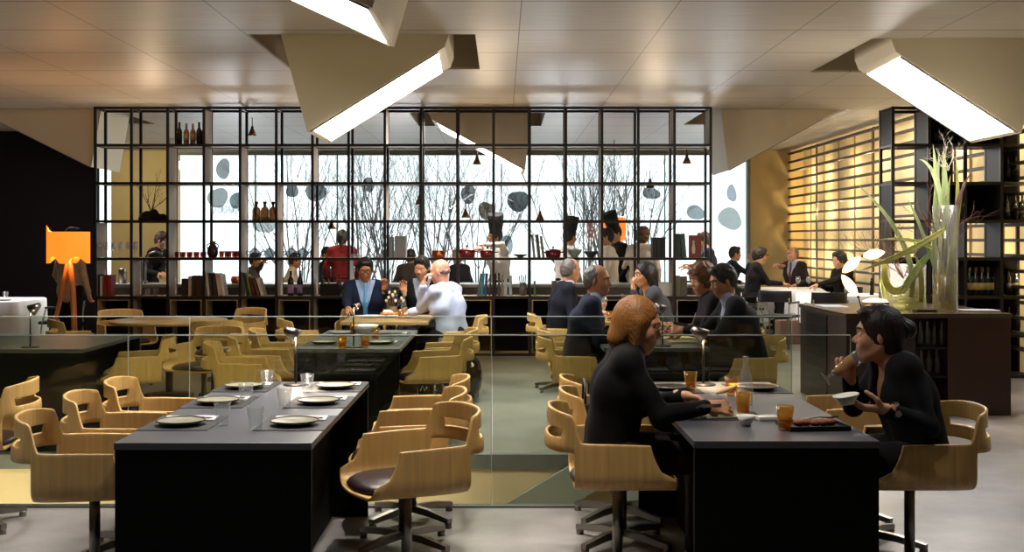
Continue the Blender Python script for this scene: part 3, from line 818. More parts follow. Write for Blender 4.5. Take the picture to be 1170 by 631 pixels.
def hair_field(C, R, h, style):
    f = Field(C-np.array([.22, .2, .30]), C+np.array([.22, .2, .20]), h)
    def g(v): return C+R@np.array(v)
    if style in ('short', 'bun', 'curly', 'full', 'pony'):
        th = {'short': .010, 'bun': .014, 'curly': .028, 'full': .020, 'pony': .013}[style]
        f.ell(g((-.016, 0, .038)), (.094+th, .076+th, .088+th), .01, R); f.ell(g((-.035, 0, -.01)), (.068+th, .066+th, .085+th), .03, R)
        f.cone(g((.055, -.03, .105)), g((.055, .035, .108)), .018+th*.4, None, .03)
        if style == 'bun': f.ell(g((-.125, 0, .02)), (.045, .045, .045), .02, R)
        if style == 'pony': f.cone(g((-.11, 0, .02)), g((-.12, 0, -.14)), .03, .022, .03)
    elif style == 'bob':
        f.ell(g((-.022, 0, .040)), (.102, .088, .094), .02, R); f.ell(g((-.040, 0, -.03)), (.078, .082, .095), .05, R)
        for s in (1, -1): f.cone(g((.002, .066*s, .02)), g((.014, .068*s, -.095)), .026, .016, .03)
        f.cone(g((-.08, -.03, -.09)), g((-.08, .03, -.09)), .032, None, .05)
    elif style == 'long':
        f.ell(g((-.020, 0, .040)), (.110, .092, .096), .02, R); f.ell(g((-.055, 0, -.02)), (.075, .088, .10), .05, R)
        for s in (1, -1): f.cone(g((-.02, .075*s, .0)), g((-.05, .075*s, -.17)), .032, .026, .04)
        f.cone(g((-.085, 0, -.02)), g((-.10, 0, -.18)), .055, .04, .05)
    elif style == 'receding':
        f.ell(g((-.030, 0, .022)), (.090, .086, .096), .01, R); f.ell(g((-.04, 0, -.015)), (.066, .077, .08), .03, R)
    elif style == 'fringe':
        f.ell(g((-.048, 0, -.010)), (.058, .076, .038), .02, R)
    # carve the face away
    if style == 'bob':
        f.ell(g((.118, 0, -.045)), (.094, .076, .134), .016, R, cut=True)
    elif style == 'curly': f.ell(g((.112, 0, -.045)), (.072, .085, .115), .012, R, cut=True)
    elif style == 'receding': f.ell(g((.085, 0, .035)), (.090, .080, .088), .01, R, cut=True); f.ell(g((.09, 0, -.06)), (.085, .12, .10), .01, R, cut=True)
    else:
        f.ell(g((.112, 0, -.035)), (.084, .082, .122), .012, R, cut=True)
        if style in ('short', 'full', 'pony', 'bun'): f.ell(g((.122, 0, -.015)), (.090, .074, .112), .010, R, cut=True)
        if style in ('short', 'full'): f.ell(g((.035, 0, -.125)), (.11, .13, .082), .01, R, cut=True)
    def fn(Fv, p):
        q = (p-C)@R; x, y, z = q[..., 0], q[..., 1], q[..., 2]; an = np.arctan2(y, x)
        if style == 'curly': w = .006*np.sin(55*x+3*np.sin(40*z))*np.sin(60*y+2*np.sin(50*x))+.004*np.sin(95*z+60*y)
        elif style in ('bob', 'long', 'bun', 'pony'): w = .0016*np.sin(46*an+6*np.sin(14*z))+.0012*np.sin(90*an+9*z)
        else: w = .0022*np.sin(26*an+50*z+4*np.sin(60*y))+.0018*np.sin(80*x+40*y+3*np.sin(50*z))
        return Fv+w
    f.apply(fn)
    return f

def hand_parts(wr, d, n, side, h, curl=25, spread=1.0, sc=1.0, thumb=.6):
    """wr wrist, d finger direction, n palm-side normal (fingers curl towards n), side: +1 thumb towards cross(d,n)"""
    d = unit(d); n = unit(np.array(n)-d*(np.array(n)@d)); s = unit(np.cross(d, n))*side
    f = Field(wr-.23, wr+.23, h)
    kn = []
    for i, o in enumerate((.030, .010, -.010, -.028)):
        k_ = wr+d*(.088-.004*abs(i-1))*sc+s*o*sc; kn.append(k_)
        f.cone(wr+d*.012+s*o*.6*sc, k_, .0135*sc, .0105*sc, .012)
    f.cone(wr-d*.03, wr+d*.02, .024*sc, .023*sc, .02)
    for i, (k_, L) in enumerate(zip(kn, (.066, .074, .069, .054))):
        p = k_; a = curl*(1+.08*i); ang = a*.7; q_ = s*(.11*(1.5-i)*spread)
        for j, (fr, r0, r1) in enumerate(((.44, .0092, .0086), (.31, .0084, .0078), (.25, .0076, .0065))):
            v = unit(d*math.cos(math.radians(ang))+n*math.sin(math.radians(ang))+q_*math.cos(math.radians(ang)))
            e = p+v*L*fr*sc; f.cone(p, e, r0*sc, r1*sc, .004 if j else .008); p = e; ang += a
    t0 = wr+d*.022*sc+s*.020*sc+n*.006
    t1 = t0+unit(d*.55+s*.75+n*thumb)*.042*sc; t2 = t1+unit(d*.85+s*.25+n*thumb)*.032*sc; t3 = t2+unit(d*.9-s*.05+n*thumb)*.026*sc
    f.cone(t0, t1, .0145*sc, .0115*sc, .012); f.cone(t1, t2, .0105*sc, .0095*sc, .004); f.cone(t2, t3, .0093*sc, .0078*sc, .004)
    return f.mesh()

def person(label, x, y, face, top, trousers='#15151a', skin='light', hair=('short', '#1c1410'), seat=True, lean=12, twist=0, head=(10, 0, 0), hl=None, hr=None,
           scale=1.0, q=.012, shirt=None, tie=None, sleeve=1.0, poleL=(0, .3, -1), poleR=(0, -.3, -1), hands=None, seat_z=.585, toque=None, side=0, legs=True, extra=None, wr=.003, cat='person', collar=False, head_off=(0,0,0), build_=1.0, fwd=.44):
    """x,y: floor point under the pelvis; face: heading in degrees; hl/hr: world wrist targets"""
    root = thing('person', label, cat, (x, y, 0), math.radians(face), None)
    Rm = np.array(Matrix.Rotation(-math.radians(face), 3, 'Z')); org = np.array([x, y, 0.])
    def W2L(p): return Rm@(np.array(p, float)-org)
    pz = seat_z if seat else .93*scale
    Pc = np.array([0, 0, pz]); ln = math.radians(lean); sd = math.radians(side)
    up = np.array([math.sin(ln)*math.cos(sd), math.sin(sd), math.cos(ln)*math.cos(sd)]); up = unit(up)
    fw = unit(np.array([math.cos(ln), 0, -math.sin(ln)])); lf = unit(np.cross(up, fw)); tw = R_('Z', twist); lfs = tw@lf; fws = tw@fw
    sc = scale; bw = build_
    waist = Pc+np.array([0, 0, .10*sc])*.6+up*.07*sc; chest = Pc+np.array([0, 0, .07*sc])+up*.24*sc+fw*.0; sh = Pc+np.array([0, 0, .07*sc])+up*.39*sc-fw*.01
    neck = sh+up*.05*sc+np.array([.018, 0, 0.])
    hp = head
    Rh = tw@R_('Z', hp[1])@R_('Y', hp[0])@R_('X', hp[2])
    HC = neck+np.array([.018, 0, .135*sc])+np.array([math.sin(math.radians(hp[0]))*.05, 0, -abs(math.sin(math.radians(hp[0])))*.018])+np.array(head_off)
    SL, SR = sh+lfs*.165*sc*bw-up*.012, sh-lfs*.165*sc*bw-up*.012
    la, lb = .285*sc, .255*sc
    def arm(S, tgt, pole, sg):
        if tgt is None:
            tgt = (S+np.array([.20, .02*sg, -.33])) if seat else S+np.array([.10, .05*sg, -.50*sc])
        else: tgt = W2L(tgt)
        return ik(S, tgt, la, lb, pole)
    EL, HL = arm(SL, hl, poleL, 1); ER, HR = arm(SR, hr, poleR, -1)
    if seat:
        HIP = [Pc+np.array([.02, .095*s, -.01]) for s in (1, -1)]
        KN = [Pc+np.array([fwd, .13*s, -.02]) for s in (1, -1)]; AN = [np.array([fwd-.02, .13*s, .09]) for s in (1, -1)]
    else:
        HIP = [Pc+np.array([0, .09*s, -.02]) for s in (1, -1)]; KN = [np.array([.02, .10*s, .50*sc]) for s in (1, -1)]; AN = [np.array([-.02, .105*s, .085]) for s in (1, -1)]
    allp = np.array([Pc, chest, sh, neck, SL, SR, EL, ER, HL, HR]+HIP+KN+AN)
    lo, hi = allp.min(0)-.18, allp.max(0)+.18; lo[2] = max(lo[2], -.02)
    def torso(f, g, kk=.05, lower=True):
        for s, H_ in ((1, HIP[0]), (-1, HIP[1])):
            o = lfs*s
            f.cone(Pc+np.array([0, .06*s*bw, 0]), waist+lf*.055*s*bw, .105*bw+g, .090*bw+g, kk)
            f.cone(waist+lf*.055*s*bw, chest+o*.075*bw, .090*bw+g, .108*bw+g, kk)
            f.cone(chest+o*.075*bw, sh+o*.10*bw-up*.01, .105*bw+g, .062+g, kk)
        f.cone(SL, SR, .050+g, .050+g, .04)
        f.cone(sh, neck+up*.0, .066+g*.6, .054+g*.5, .04)
    h2 = q
    # body: one skin surface from head to feet
    f = Field(lo, hi, h2*1.25)
    torso(f, -.012)
    for S, E, H in ((SL, EL, HL), (SR, ER, HR)): f.cone(S, E, .042, .034, .03); f.cone(E, H, .033, .024, .015)
    if legs:
        for a, b_, c in zip(HIP, KN, AN): f.cone(a, b_, .072, .05, .03); f.cone(b_, c, .047, .034, .02); f.cone(c, c+np.array([.10, 0, -.055]), .032, .026, .02)
    f.cone(neck-up*.02, HC-Rh@np.array([.02, 0, .06]), .052, .048, .02)
    parts = [f.mesh()]
    hh = min(q*.55, .008)
    parts.append(head_field(HC, Rh, max(hh, .0045), neck-up*.01).mesh())
    hd = hands or {}
    for key, E, H, sg in (('L', EL, HL, 1), ('R', ER, HR, -1)):
        o = hd.get(key, {}); d = o.get('d'); d = unit(H-E) if d is None else Rm@unit(d)
        n = o.get('n'); n = (np.array([0, 0, -1.]) if abs(d[2]) < .8 else np.array([1., 0, 0])) if n is None else Rm@unit(n)
        parts.append(hand_parts(H, d, n, o.get('side', sg), max(min(q*.4, .0048), .0036), o.get('curl', 22), o.get('spread', 1), thumb=o.get('thumb', .6), sc=o.get('sc', 1.0)))
    ob = join_mesh('body', parts, SKIN[skin], root)
    g_ = lambda v: HC+Rh@np.array(v)
    if q < .013:
        b = MB()
        for s in (1, -1):
            e = MB().ell(g_((.0745, .031*s, .008)), (.0172, .0165, .0125), 14, Matrix(Rh.tolist())).build('eye', EYEW, root)
            MB().ell(g_((.0885, .031*s, .008)), (.004, .0068, .0068), 10, Matrix(Rh.tolist())).build('iris', EYED, e)
        for z in (-.050, -.062): b.ell(g_((.0985, 0, z)), (.0052, .021, .0052), 12, Matrix(Rh.tolist()))
        b.build('lips', LIPS, root)
        hm = mat('hair_'+hair[1][1:], hair[1], .5)
        for s in (1, -1):
            b = MB(); b.tube([g_((.094, .014*s, .034)), g_((.090, .033*s, .042)), g_((.074, .052*s, .036))], [.003, .0042, .002], 6)
            b.build('eyebrow', hm, root)
    # clothes
    mt = mat('cloth_'+top[1:], top, .85, var=.10, scale=14, bump=.2, spec=.2)
    g = .014
    f = Field(lo, hi, h2); torso(f, g)
    for S, E, H in ((SL, EL, HL), (SR, ER, HR)):
        f.cone(S, E, .054, .046, .04)
        w_ = E+(H-E)*min(1, sleeve)*.93
        if sleeve > .3: f.cone(E, w_, .046, .036, .02)
    f.wrinkle(wr, seed=len(label)*1.3)
    if not seat: f.cone(Pc+np.array([0, -.06, -.06]), Pc+np.array([0, .06, -.06]), .115*bw, None, .03)
    cutz = 1.0
    if shirt or collar:
        zv = chest+fws*.10-up*.10
        def fn(Fv, p):
            u_ = (p-zv)@up; yy = np.abs((p-zv)@lfs); xx = (p-zv)@fws
            wdg = np.maximum(np.maximum((yy-.012-u_*.30), -xx-.13), -u_)
            return np.maximum(Fv, -wdg)
        f.apply(fn)
    # keep neckline open
    f.ell(neck+up*.075+fw*.02, (.075, .07, .065), .015, cut=True)
    join_mesh('jacket' if shirt else 'top', [f.mesh()], mt, root)
    if shirt:
        f = Field(lo, hi, h2); torso(f, g*.35)
        f.cone(neck-up*.03, neck+up*.022+fw*.006, .066, .060, .01); f.ell(neck+up*.09+fw*.02, (.06, .06, .055), .01, cut=True)
        for E, H in ((EL, HL), (ER, HR)):
            w_ = H-E; f.cone(E+w_*.86, E+w_*.965, .031, .031, .0)
        join_mesh('shirt', [f.mesh()], mat('shirt_'+shirt[1:], shirt, .8, bump=.15, scale=30), root)
    if tie:
        f = Field(lo, hi, min(h2, .009)); a = neck+fws*.062-up*.01; f.cone(a, chest+fws*.118, .016, .022, .01); f.cone(chest+fws*.118, chest+fws*.118-up*.14, .022, .026, .01)
        join_mesh('tie', [f.mesh()], mat('tie_'+tie[1:], tie, .5), root)
    if legs:
        f = Field(lo, hi, h2)
        f.cone(Pc+np.array([0, -.055, 0]), Pc+np.array([0, .055, 0]), .118*bw, None, .04)
        for a, b_, c in zip(HIP, KN, AN): f.cone(a, b_, .092, .066, .04); f.cone(b_, c+np.array([0, 0, .02]), .064, .052, .03)
        f.wrinkle(wr*.8, seed=3)
        join_mesh('trousers', [f.mesh()], mat('cloth_'+trousers[1:], trousers, .85, var=.1, scale=14, bump=.2, spec=.2), root)
        for c in AN:
            f = Field(c-np.array([.12, .09, .1]), c+np.array([.24, .09, .06]), max(q*.7, .007))
            f.cone(c+np.array([-.025, 0, -.045]), c+np.array([.13, 0, -.052]), .040, .034, .03); f.cone(c+np.array([0, 0, .0]), c+np.array([-.01, 0, -.04]), .043, .04, .03)
            def fn(Fv, p): return np.maximum(Fv, .003-p[..., 2])
            f.apply(fn)
            join_mesh('shoe', [f.mesh()], mat('shoe_leather', '#0f0c0b', .35), root)
    if hair and hair[0] != 'bald':
        fh = hair_field(HC, Rh, max(q*.5, .0045), hair[0])
        join_mesh('hair', [fh.mesh()], mat('hair_'+hair[1][1:], hair[1], .6, var=.3, scale=60, bump=.5), root, 0)
    if toque:
        M = Matrix(Rh.tolist()); c = g_((-.012, 0, .06)); hT = toque
        MB().lathe([(.094, 0), (.098, .05), (.103, .055), (.112, hT*.6), (.122, hT), (.10, hT+.006), (0, hT+.004)], 28, c, M).build('chef_hat', mat('black_hat', '#0e0d12', .8, bump=.2, scale=20), root)
    if extra == 'glasses':
        b = MB()
        for s in (1, -1):
            b.tube([g_((.098, .031*s+.024*math.cos(a), .008+.018*math.sin(a))) for a in np.linspace(0, 2*PI, 15)], .0018, 6)
            b.tube([g_((.096, .055*s, .012)), g_((.03, .075*s, .012)), g_((-.01, .080*s, .008))], .0018, 6)
        b.tube([g_((.101, -.008, .012)), g_((.101, .008, .012))], .0018, 6)
        b.build('eyeglasses', M_BLACKMETAL, root)
    return root, dict(W=lambda p: Vector((np.array(Matrix.Rotation(math.radians(face), 3, 'Z'))@np.array(p)+org).tolist()), HL=HL, HR=HR, HC=HC, Rh=Rh, g=g_, neck=neck)
def p3(px, py, d): return np.array(P(px, py, d))

BLK = '#0c0b0e'
# near women at the front right table
person('woman with blonde bob hair in black, eating at the front right table', .49, 5.34, 0, BLK, trousers='#1a1210', skin='light', hair=('bob', '#946029'), lean=13, scale=.94, head=(17, -10, 0), head_off=(0, 0, -.02),
       hl=(.84, 5.40, .825), hr=(.92, 5.22, .80), q=.008, seat_z=.585, hands={'L': dict(d=(.7, -.35, -.12), n=(0, -.5, -1), curl=34, side=1), 'R': dict(d=(.9, .15, -.05), n=(-.2, .8, -.6), curl=38, side=-1)}, poleL=(-.2, .5, -1), poleR=(-.2, -.5, -1))
person('dark-haired woman in black drinking beer from a stemmed glass', 1.92, 5.36, 180, BLK, trousers='#121014', skin='light', hair=('bun', '#1e100b'), lean=20, scale=.92, head=(4, -14, 0),
       hl=(1.665, 5.05, .815), hr=tuple(p3(971, 430, 5.44)), q=.008, seat_z=.57, collar=True, head_off=(0.02, 0, -.03),
       hands={'L': dict(d=(-1, .18, .02), n=(.1, .3, .9), curl=20, side=-1), 'R': dict(d=(-.30, -.35, .85), n=(-.45, -.85, -.1), curl=48, side=-1, thumb=.9)}, poleL=(.1, .6, -1), poleR=(.7, -.3, -1))
# second right table
person('grey-haired man in dark suit nearest behind the glass, looking right', .60, 9.22, 0, '#131626', skin='tan', hair=('receding', '#57504a'), lean=16, head=(8, -22, 0), hl=(1.0, 9.4, .80), hr=(.98, 9.05, .80), q=.011, shirt='#a9b4c8', seat_z=.60, build_=1.08)
person('dark-haired man in dark suit bending over a menu', 1.93, 9.08, 180, '#16161a', skin='tan', hair=('short', '#17110e'), lean=22, head=(22, 12, 0), hl=(1.40, 8.95, .85), hr=(1.38, 9.15, .84), q=.011, shirt='#8f97a8', seat_z=.62, build_=1.12,
       hands={'L': dict(d=(-1, .3, .1), n=(0, .8, -.4), curl=40), 'R': dict(d=(-1, -.2, .1), n=(0, -.8, -.4), curl=40)})
person('person with reddish curly hair leaning forward beside the reading man', 1.88, 9.85, 180, '#1a1518', skin='light', hair=('curly', '#6e4526'), lean=20, head=(18, 26, 0), hl=(1.42, 9.7, .82), hr=(1.45, 9.95, .82), q=.012, seat_z=.60)
# third right table
person('grey-haired man in dark suit seen from behind, talking with the woman', .58, 12.0, 12, '#12131d', skin='light', hair=('receding', '#5c534c'), lean=12, head=(16, 12, 0), hl=(.95, 12.2, .8), hr=(.95, 11.8, .8), q=.012, shirt='#c9ccd2', seat_z=.60, build_=1.08)
person('young dark-haired woman in grey top resting chin on her hand', 1.68, 12.1, 190, '#4c4e55', skin='light', hair=('long', '#1c1110'), lean=24, head=(10, 10, 0), hl=(1.34, 11.9, 1.045), hr=(1.35, 12.3, .80), q=.011, collar=True, seat_z=.58,
       hands={'L': dict(d=(-.1, .1, 1), n=(.8, .2, .1), curl=45)}, poleL=(-.4, -.2, -1))
# third left table
person('man in navy suit and glasses facing the camera over his plate', -1.50, 12.78, 275, '#141b31', skin='tan', hair=('short', '#0f0c0c'), lean=14, head=(24, 0, 0), hl=(-1.26, 12.42, 1.02), hr=(-1.62, 12.20, .83), q=.010, shirt='#8fa3c6', tie='#5b9ac4', extra='glasses', seat_z=.60, build_=1.1,
       hands={'L': dict(d=(.1, -.2, 1), n=(-.5, -1, 0), curl=42), 'R': dict(d=(.25, -1, -.2), n=(.5, 0, -1), curl=35)}, poleL=(.3, .9, -1))
person('bald man in a white shirt holding a phone to his ear', -.50, 11.62, 150, '#a9b1c6', skin='pink', hair=('fringe', '#8a7266'), lean=14, head=(14, 10, 0), hl=(-.79, 11.56, 1.10), hr=(-.95, 11.85, .80), q=.010, wr=.008, seat_z=.60, build_=1.12,
       hands={'L': dict(d=(.35, .1, 1), n=(1, .1, -.1), curl=34)}, poleL=(-.5, -.3, -1), sleeve=1.0, collar=False)
person('man behind the bald man, only his raised hand and hair showing', -.88, 12.95, 262, '#15151b', skin='light', hair=('short', '#14100e'), lean=4, head=(20, -10, 0), hl=(-.78, 12.7, .8), hr=(-1.07, 12.70, .98), q=.013, shirt='#8a93a5', seat_z=.60, head_off=(0, 0, .0),
       hands={'R': dict(d=(-.1, -.1, 1), n=(.2, -1, 0), curl=30)}, poleR=(-.3, -.6, -1))
# kitchen crew behind the shelf
WHT = '#d6cfc6'
person('chef bending forward with tilted black hat, working at the pots', X(572, 17.25), 17.25, 215, WHT, seat=False, lean=9, head=(8, -10, -16), hair=('short', '#100c0c'), toque=.28, skin='tan', hl=(X(556, 17), 16.95, Z(280, 17)), hr=(X(545, 17), 16.8, Z(284, 17)), q=.014, scale=1.0, poleL=(0, 1, .2), poleR=(0, -1, .2), trousers='#15151a', head_off=(0, 0, .03))
person('chef with black hat turned away, white jacket and dark apron', X(646, 17.3), 17.3, 30, WHT, seat=False, lean=6, head=(8, 10, 0), hair=('short', '#15100e'), toque=.24, skin='light', q=.014, trousers='#0f0f12', head_off=(0, 0, .02), build_=1.1)
person('bareheaded dark-haired cook in white seen in left profile', X(696, 17.2), 17.2, 165, '#d8cdbd', seat=False, lean=2, head=(4, 14, 0), hair=('short', '#17110f'), skin='light', q=.013, build_=1.12, head_off=(0, 0, .02))
person('chef with tall black hat and black top looking down', X(711, 17.9), 17.9, 200, '#141318', seat=False, lean=10, head=(24, 14, 0), hair=('short', '#15100e'), toque=.27, skin='light', q=.014, scale=1.04, head_off=(0, 0, .03))
person('cook in white jacket seen from behind with reddish-brown hair', X(733, 17.5), 17.5, 60, '#d8cdbd', seat=False, lean=3, head=(8, 0, 0), hair=('curly', '#5a3a22'), skin='tan', q=.014, build_=1.08, scale=1.02)
person('tall man in dark suit standing at the right end of the shelf', X(808, 17.9), 17.9, 185, '#23252f', seat=False, lean=2, head=(12, -12, 0), hair=('short', '#3b2a1f'), skin='light', q=.014, shirt='#9aa2b5', build_=1.1, hl=(X(790, 17.8), 17.7, 1.15), hr=(X(788, 17.9), 18.1, 1.12), scale=.98)
person('waiter in black bending behind the left part of the shelf', X(170, 17.3), 17.3, -10, '#0d0c0f', seat=False, lean=22, head=(22, 0, 0), hair=('short', '#3a2a1e'), skin='light', q=.014, hl=(X(186, 17), 17.0, 1.06), hr=(X(184, 17), 16.9, 1.05))
person('woman in a red top with hair tied back, standing by the window', X(391, 18.4), 18.4, 95, '#6d1a18', seat=False, lean=0, head=(4, 0, 0), hair=('pony', '#170f0d'), skin='tan', q=.015, scale=1.0)
person('diner whose head shows left of the woman in red', X(368, 20.2), 20.2, 0, '#15151c', lean=8, head=(6, -30, 0), hair=('short', '#241812'), skin='pink', q=.017, seat_z=.66, legs=True)
person('diner in a brown jacket with back to the room by the window', X(468, 19.6), 19.6, 80, '#3c332c', lean=6, head=(6, 0, 0), hair=('short', '#17120f'), skin='tan', q=.017, seat_z=.62)
person('fair-haired diner in dark clothes by the window behind the copper pot', X(528, 19.6), 19.6, 140, '#131216', lean=10, head=(6, 0, 0), hair=('short', '#8a6a48'), skin='light', q=.017, seat_z=.62)
person('diner in a brown sleeve reaching out, below the glass teapots', X(285, 20.1), 20.1, -5, '#43352b', lean=10, head=(8, 0, 0), hair=('short', '#1a120e'), skin='tan', q=.017, seat_z=.56, hl=(X(304, 19.8), 19.7, 1.2))
person('diner in a pale shirt behind the lilac-labelled bottles', X(330, 19.9), 19.9, 10, '#a89a86', lean=10, head=(8, 0, 0), hair=('short', '#2a1a12'), skin='tan', q=.017, seat_z=.56)
# guests at the clothed tables on the right
person('man in grey-blue suit at the window table, hand at his face', X(834, 20.8), 20.8, 0, '#20242e', skin='light', hair=('short', '#17120f'), lean=8, head=(8, 0, 0), hr=(X(856, 20.7), 20.75, Z(297, 20.7)), q=.015, seat_z=.66, shirt='#c8ccd6', hands={'R': dict(curl=40)}, poleR=(.4, -.2, -1))
person('woman in black turtleneck at the clothed table', 3.98, 18.6, 0, '#121116', skin='light', hair=('full', '#1a1110'), lean=12, head=(16, 0, 0), hl=(4.45, 18.75, .85), hr=(4.45, 18.5, .85), q=.014, seat_z=.66)
person('older grey-haired man in a brown suit opposite the woman in black', X(909, 20.2), 20.2, 215, '#2e2924', skin='pink', hair=('receding', '#77706a'), lean=6, head=(6, 0, 0), q=.014, seat_z=.66, shirt='#a8b4cc', tie='#6a2620', build_=1.1, hr=(X(890, 19.6), 19.8, 1.12))
person('person with short black hair and glasses at the table by the slats', X(966, 18.0), 18.0, 200, '#16120f', skin='light', hair=('full', '#120d0b'), lean=10, head=(14, 0, 0), hl=(4.75, 17.75, .84), hr=(4.9, 17.95, .84), q=.013, seat_z=.60, extra='glasses')
person('waiter in a patterned dark shirt behind the floor lamp', X(80, 14.6), 14.6, 60, '#a08c74', seat=False, trousers='#0c0b0d', skin='light', hair=('short', '#17110f'), lean=2, head=(6, 0, 0), q=.015)
ORD = ['first', 'second', 'third', 'fourth', 'fifth', 'sixth', 'seventh', 'eighth', 'ninth', 'tenth', 'eleventh', 'twelfth']
# ------------------------------------------------------------------ small things: prototypes
def one(name, label, cat, mb, m, loc, rz=0, group=None):
    o = mb.build(name, m); o.location = loc; o.rotation_euler = (0, 0, rz); return tag(o, label, cat, group)
def p_tumbler(name, m, r0=.026, r1=.036, h=.098, liquid=None):
    t = thing(name, 'x', 'glass')
    MB().lathe([(0, .001), (r0*.9, 0), (r0, .004), (r1, h), (r1-.0022, h), (r0-.002, .014), (0, .012)], 24).build('glass_wall', m, t)
    if liquid: MB().lathe([(0, .015), (r0-.002, .016), (r0+(r1-r0)*.45-.003, h*.5), (0, h*.5)], 20).build('drink', liquid, t)
    return t
TUM = p_tumbler('tumbler', M_GLASS); TAMB = p_tumbler('amber_tumbler', M_AMBER, liquid=glass('pale_amber_drink', '#f2cd7a', .08, body=.12, bodycol='#d8a040'))
def p_plate(name, m, r=.105, m2=None):
    t = thing(name, 'x', 'plate')
    MB().lathe([(0, .004), (r*.55, .003), (r*.6, 0), (r*.66, .003), (r*.93, .014), (r, .018), (r*.995, .021), (r*.90, .017), (r*.66, .009), (0, .008)], 36).build('plate_body', m, t)
    MB().lathe([(r*.93, .0195), (r, .0225), (r*1.002, .0185), (r*.96, .016)], 36, closed=True).build('rim', m2 or M_PLATEDARK, t)
    return t
PLT = p_plate('dinner_plate', M_PLATE); PDK = p_plate('dark_plate', M_PLATEDARK, m2=M_PLATE); PWH = p_plate('white_plate', M_WHITE, .11, M_WHITE)
def p_setting():
    t = thing('napkin', 'x', 'napkin')
    b = MB(); b.box((-.115, -.06, 0), (.115, .06, .006), .002); b.build('folded_cloth', M_LINEN, t)
    for y in (-.035, -.018):
        b = MB(); b.tube([(-.10, y, .0085), (.03, y, .0085), (.06, y, .0085), (.10, y, .0085)], [.003, .0025, .006, .002], 6); b.build('cutlery', M_CHROME, t)
    return t
NAP = p_setting()
def p_mat():
    t = MB().box((-.15, -.20, 0), (.15, .20, .003), .001).build('placemat', M_MAT); return tag(t, 'x', 'placemat')
PMT = p_mat()
TZ = .7505
def setting(x, y, a, where, plate=PLT, far=False, nap=True):
    place(PMT, USED, (x, y, TZ), a, 'dark placemat '+where)
    c, s = math.cos(a), math.sin(a)
    if nap: place(NAP, USED, (x-.015*s+.0*c, y+.10, TZ+.0035), .05, 'white napkin '+where)
    place(plate, USED, (x+.0, y-.055, TZ+.0035 if not nap else TZ+.0035), 0, 'round plate '+where)
G_ = 'front left table'
setting(-1.385, 5.07, 0, 'nearest on the left side of the front left table'); setting(-.895, 5.07, 0, 'nearest on the right side of the front left table')
setting(-1.385, 5.72, 0, 'in the middle on the left side of the front left table'); setting(-.895, 5.72, 0, 'in the middle on the right side of the front left table')
setting(-1.385, 6.30, 0, 'at the far end on the left side of the front left table'); setting(-.895, 6.30, 0, 'at the far end on the right side of the front left table')
for px, py, l in [(254, 486, 'clear tumbler right of the nearest left plate'), (292, 492, 'clear tumbler nearest the front edge of the front left table'), (281, 462, 'clear tumbler by the middle left plate'),
                  (325, 467, 'clear tumbler in the middle of the front left table under the lamp light'), (305, 445, 'clear tumbler left of the reading lamp on the front left table'), (351, 449, 'clear tumbler right of the reading lamp on the front left table')]:
    d = F*.8/(py-CY); place(TUM, USED, (X(px, d), d, TZ), 0, l)
# second left table
setting(-1.36, 8.95, 0, 'near left of the second left table'); setting(-.93, 8.95, 0, 'near right of the second left table')
setting(-1.36, 9.85, 0, 'far left of the second left table'); setting(-.93, 9.80, 0, 'far right of the second left table', PDK)
for px, py, l in [(391, 399, 'amber tumbler left of the pole on the second left table'), (417, 397.5, 'amber tumbler right of the pole on the second left table'), (429, 389, 'tall amber tumbler farther back on the second left table'), (404, 383, 'amber tumbler farthest back on the second left table')]:
    d = F*.8/(py-CY); place(TAMB, USED, (X(px, d), d, TZ), 0, l)
def ceram(name, label, cat, prof, m, loc, n=28): return one(name, label, cat, MB().lathe(prof, n), m, loc)
BOWL = [(0, 0), (.05, 0), (.052, .012), (.09, .05), (.115, .085), (.110, .085), (.085, .052), (.045, .018), (0, .016)]
ceram('serving_bowl', 'rounded white bowl standing in the middle of the second left table', 'bowl', BOWL, M_WHITE, (-1.15, 9.75, TZ))

# reading lamps on the tables
def reading_lamp(x, y, label, hx, hh=.30, power=14, col=(1.0, .70, .40), on=True, shade=M_CHROME, hs=1.35, z=TZ):
    t = thing('reading_lamp', label, 'table lamp', (x, y, z))
    MB().lathe([(0, .012), (.06, .010), (.068, .006), (.068, 0), (0, 0)], 28).build('base', M_BLACKMETAL, t)
    MB().tube([(0, 0, .01), (0, 0, hh)], .0055, 10).build('stem', M_BLACKMETAL, t)
    s = 1 if hx > 0 else -1
    MB().tube([(-.02*s, 0, hh), (.05*s, 0, hh-.004)], .004, 8).build('arm', M_BLACKMETAL, t)
    M = Quaternion((0, 1, 0), math.radians(55)*s).to_matrix()
    a = Vector((hx*.4, -.0, hh-.012))
    MB().lathe([(0, .03*hs), (.012*hs, .03*hs), (.034*hs, -.03*hs), (.032*hs, -.03*hs), (.010*hs, .027*hs), (0, .027*hs)], 20, a, M).build('lamp_head', shade, t)
    MB().lathe([(0, -.004), (.020, -.004), (.020, -.010), (0, -.010)], 16, a, M).build('bulb', emis('lamp_bulb', '#ffb060', 30), t)
    if on:
        o = Vector((x, y, z)); d = M@Vector((0, 0, -1)); p = o+a+d*.022
        spot('reading_lamp_light', p, p+Vector((0, -.28, -1)), power, col, 125, .7, .015)
    return t
reading_lamp(-1.135, 6.40, 'black reading lamp at the far end of the front left table', -.07, power=36, col=(1, .76, .55))
reading_lamp(1.105, 6.40, 'black reading lamp at the far end of the front right table', -.07, power=42)
reading_lamp(X(404, 8.62), 8.62, 'thin black reading lamp at the near end of the second left table', .07, hh=.32, power=4, hs=.8)
reading_lamp(X(757, 8.74), 8.74, 'thin black reading lamp at the near end of the second right table', -.06, hh=.30, power=10, col=(1, .8, .6))
reading_lamp(X(34.6, 8.62), 8.62, 'black reading lamp on the far left black table', .10, hh=.31, power=8, col=(1, .6, .35))

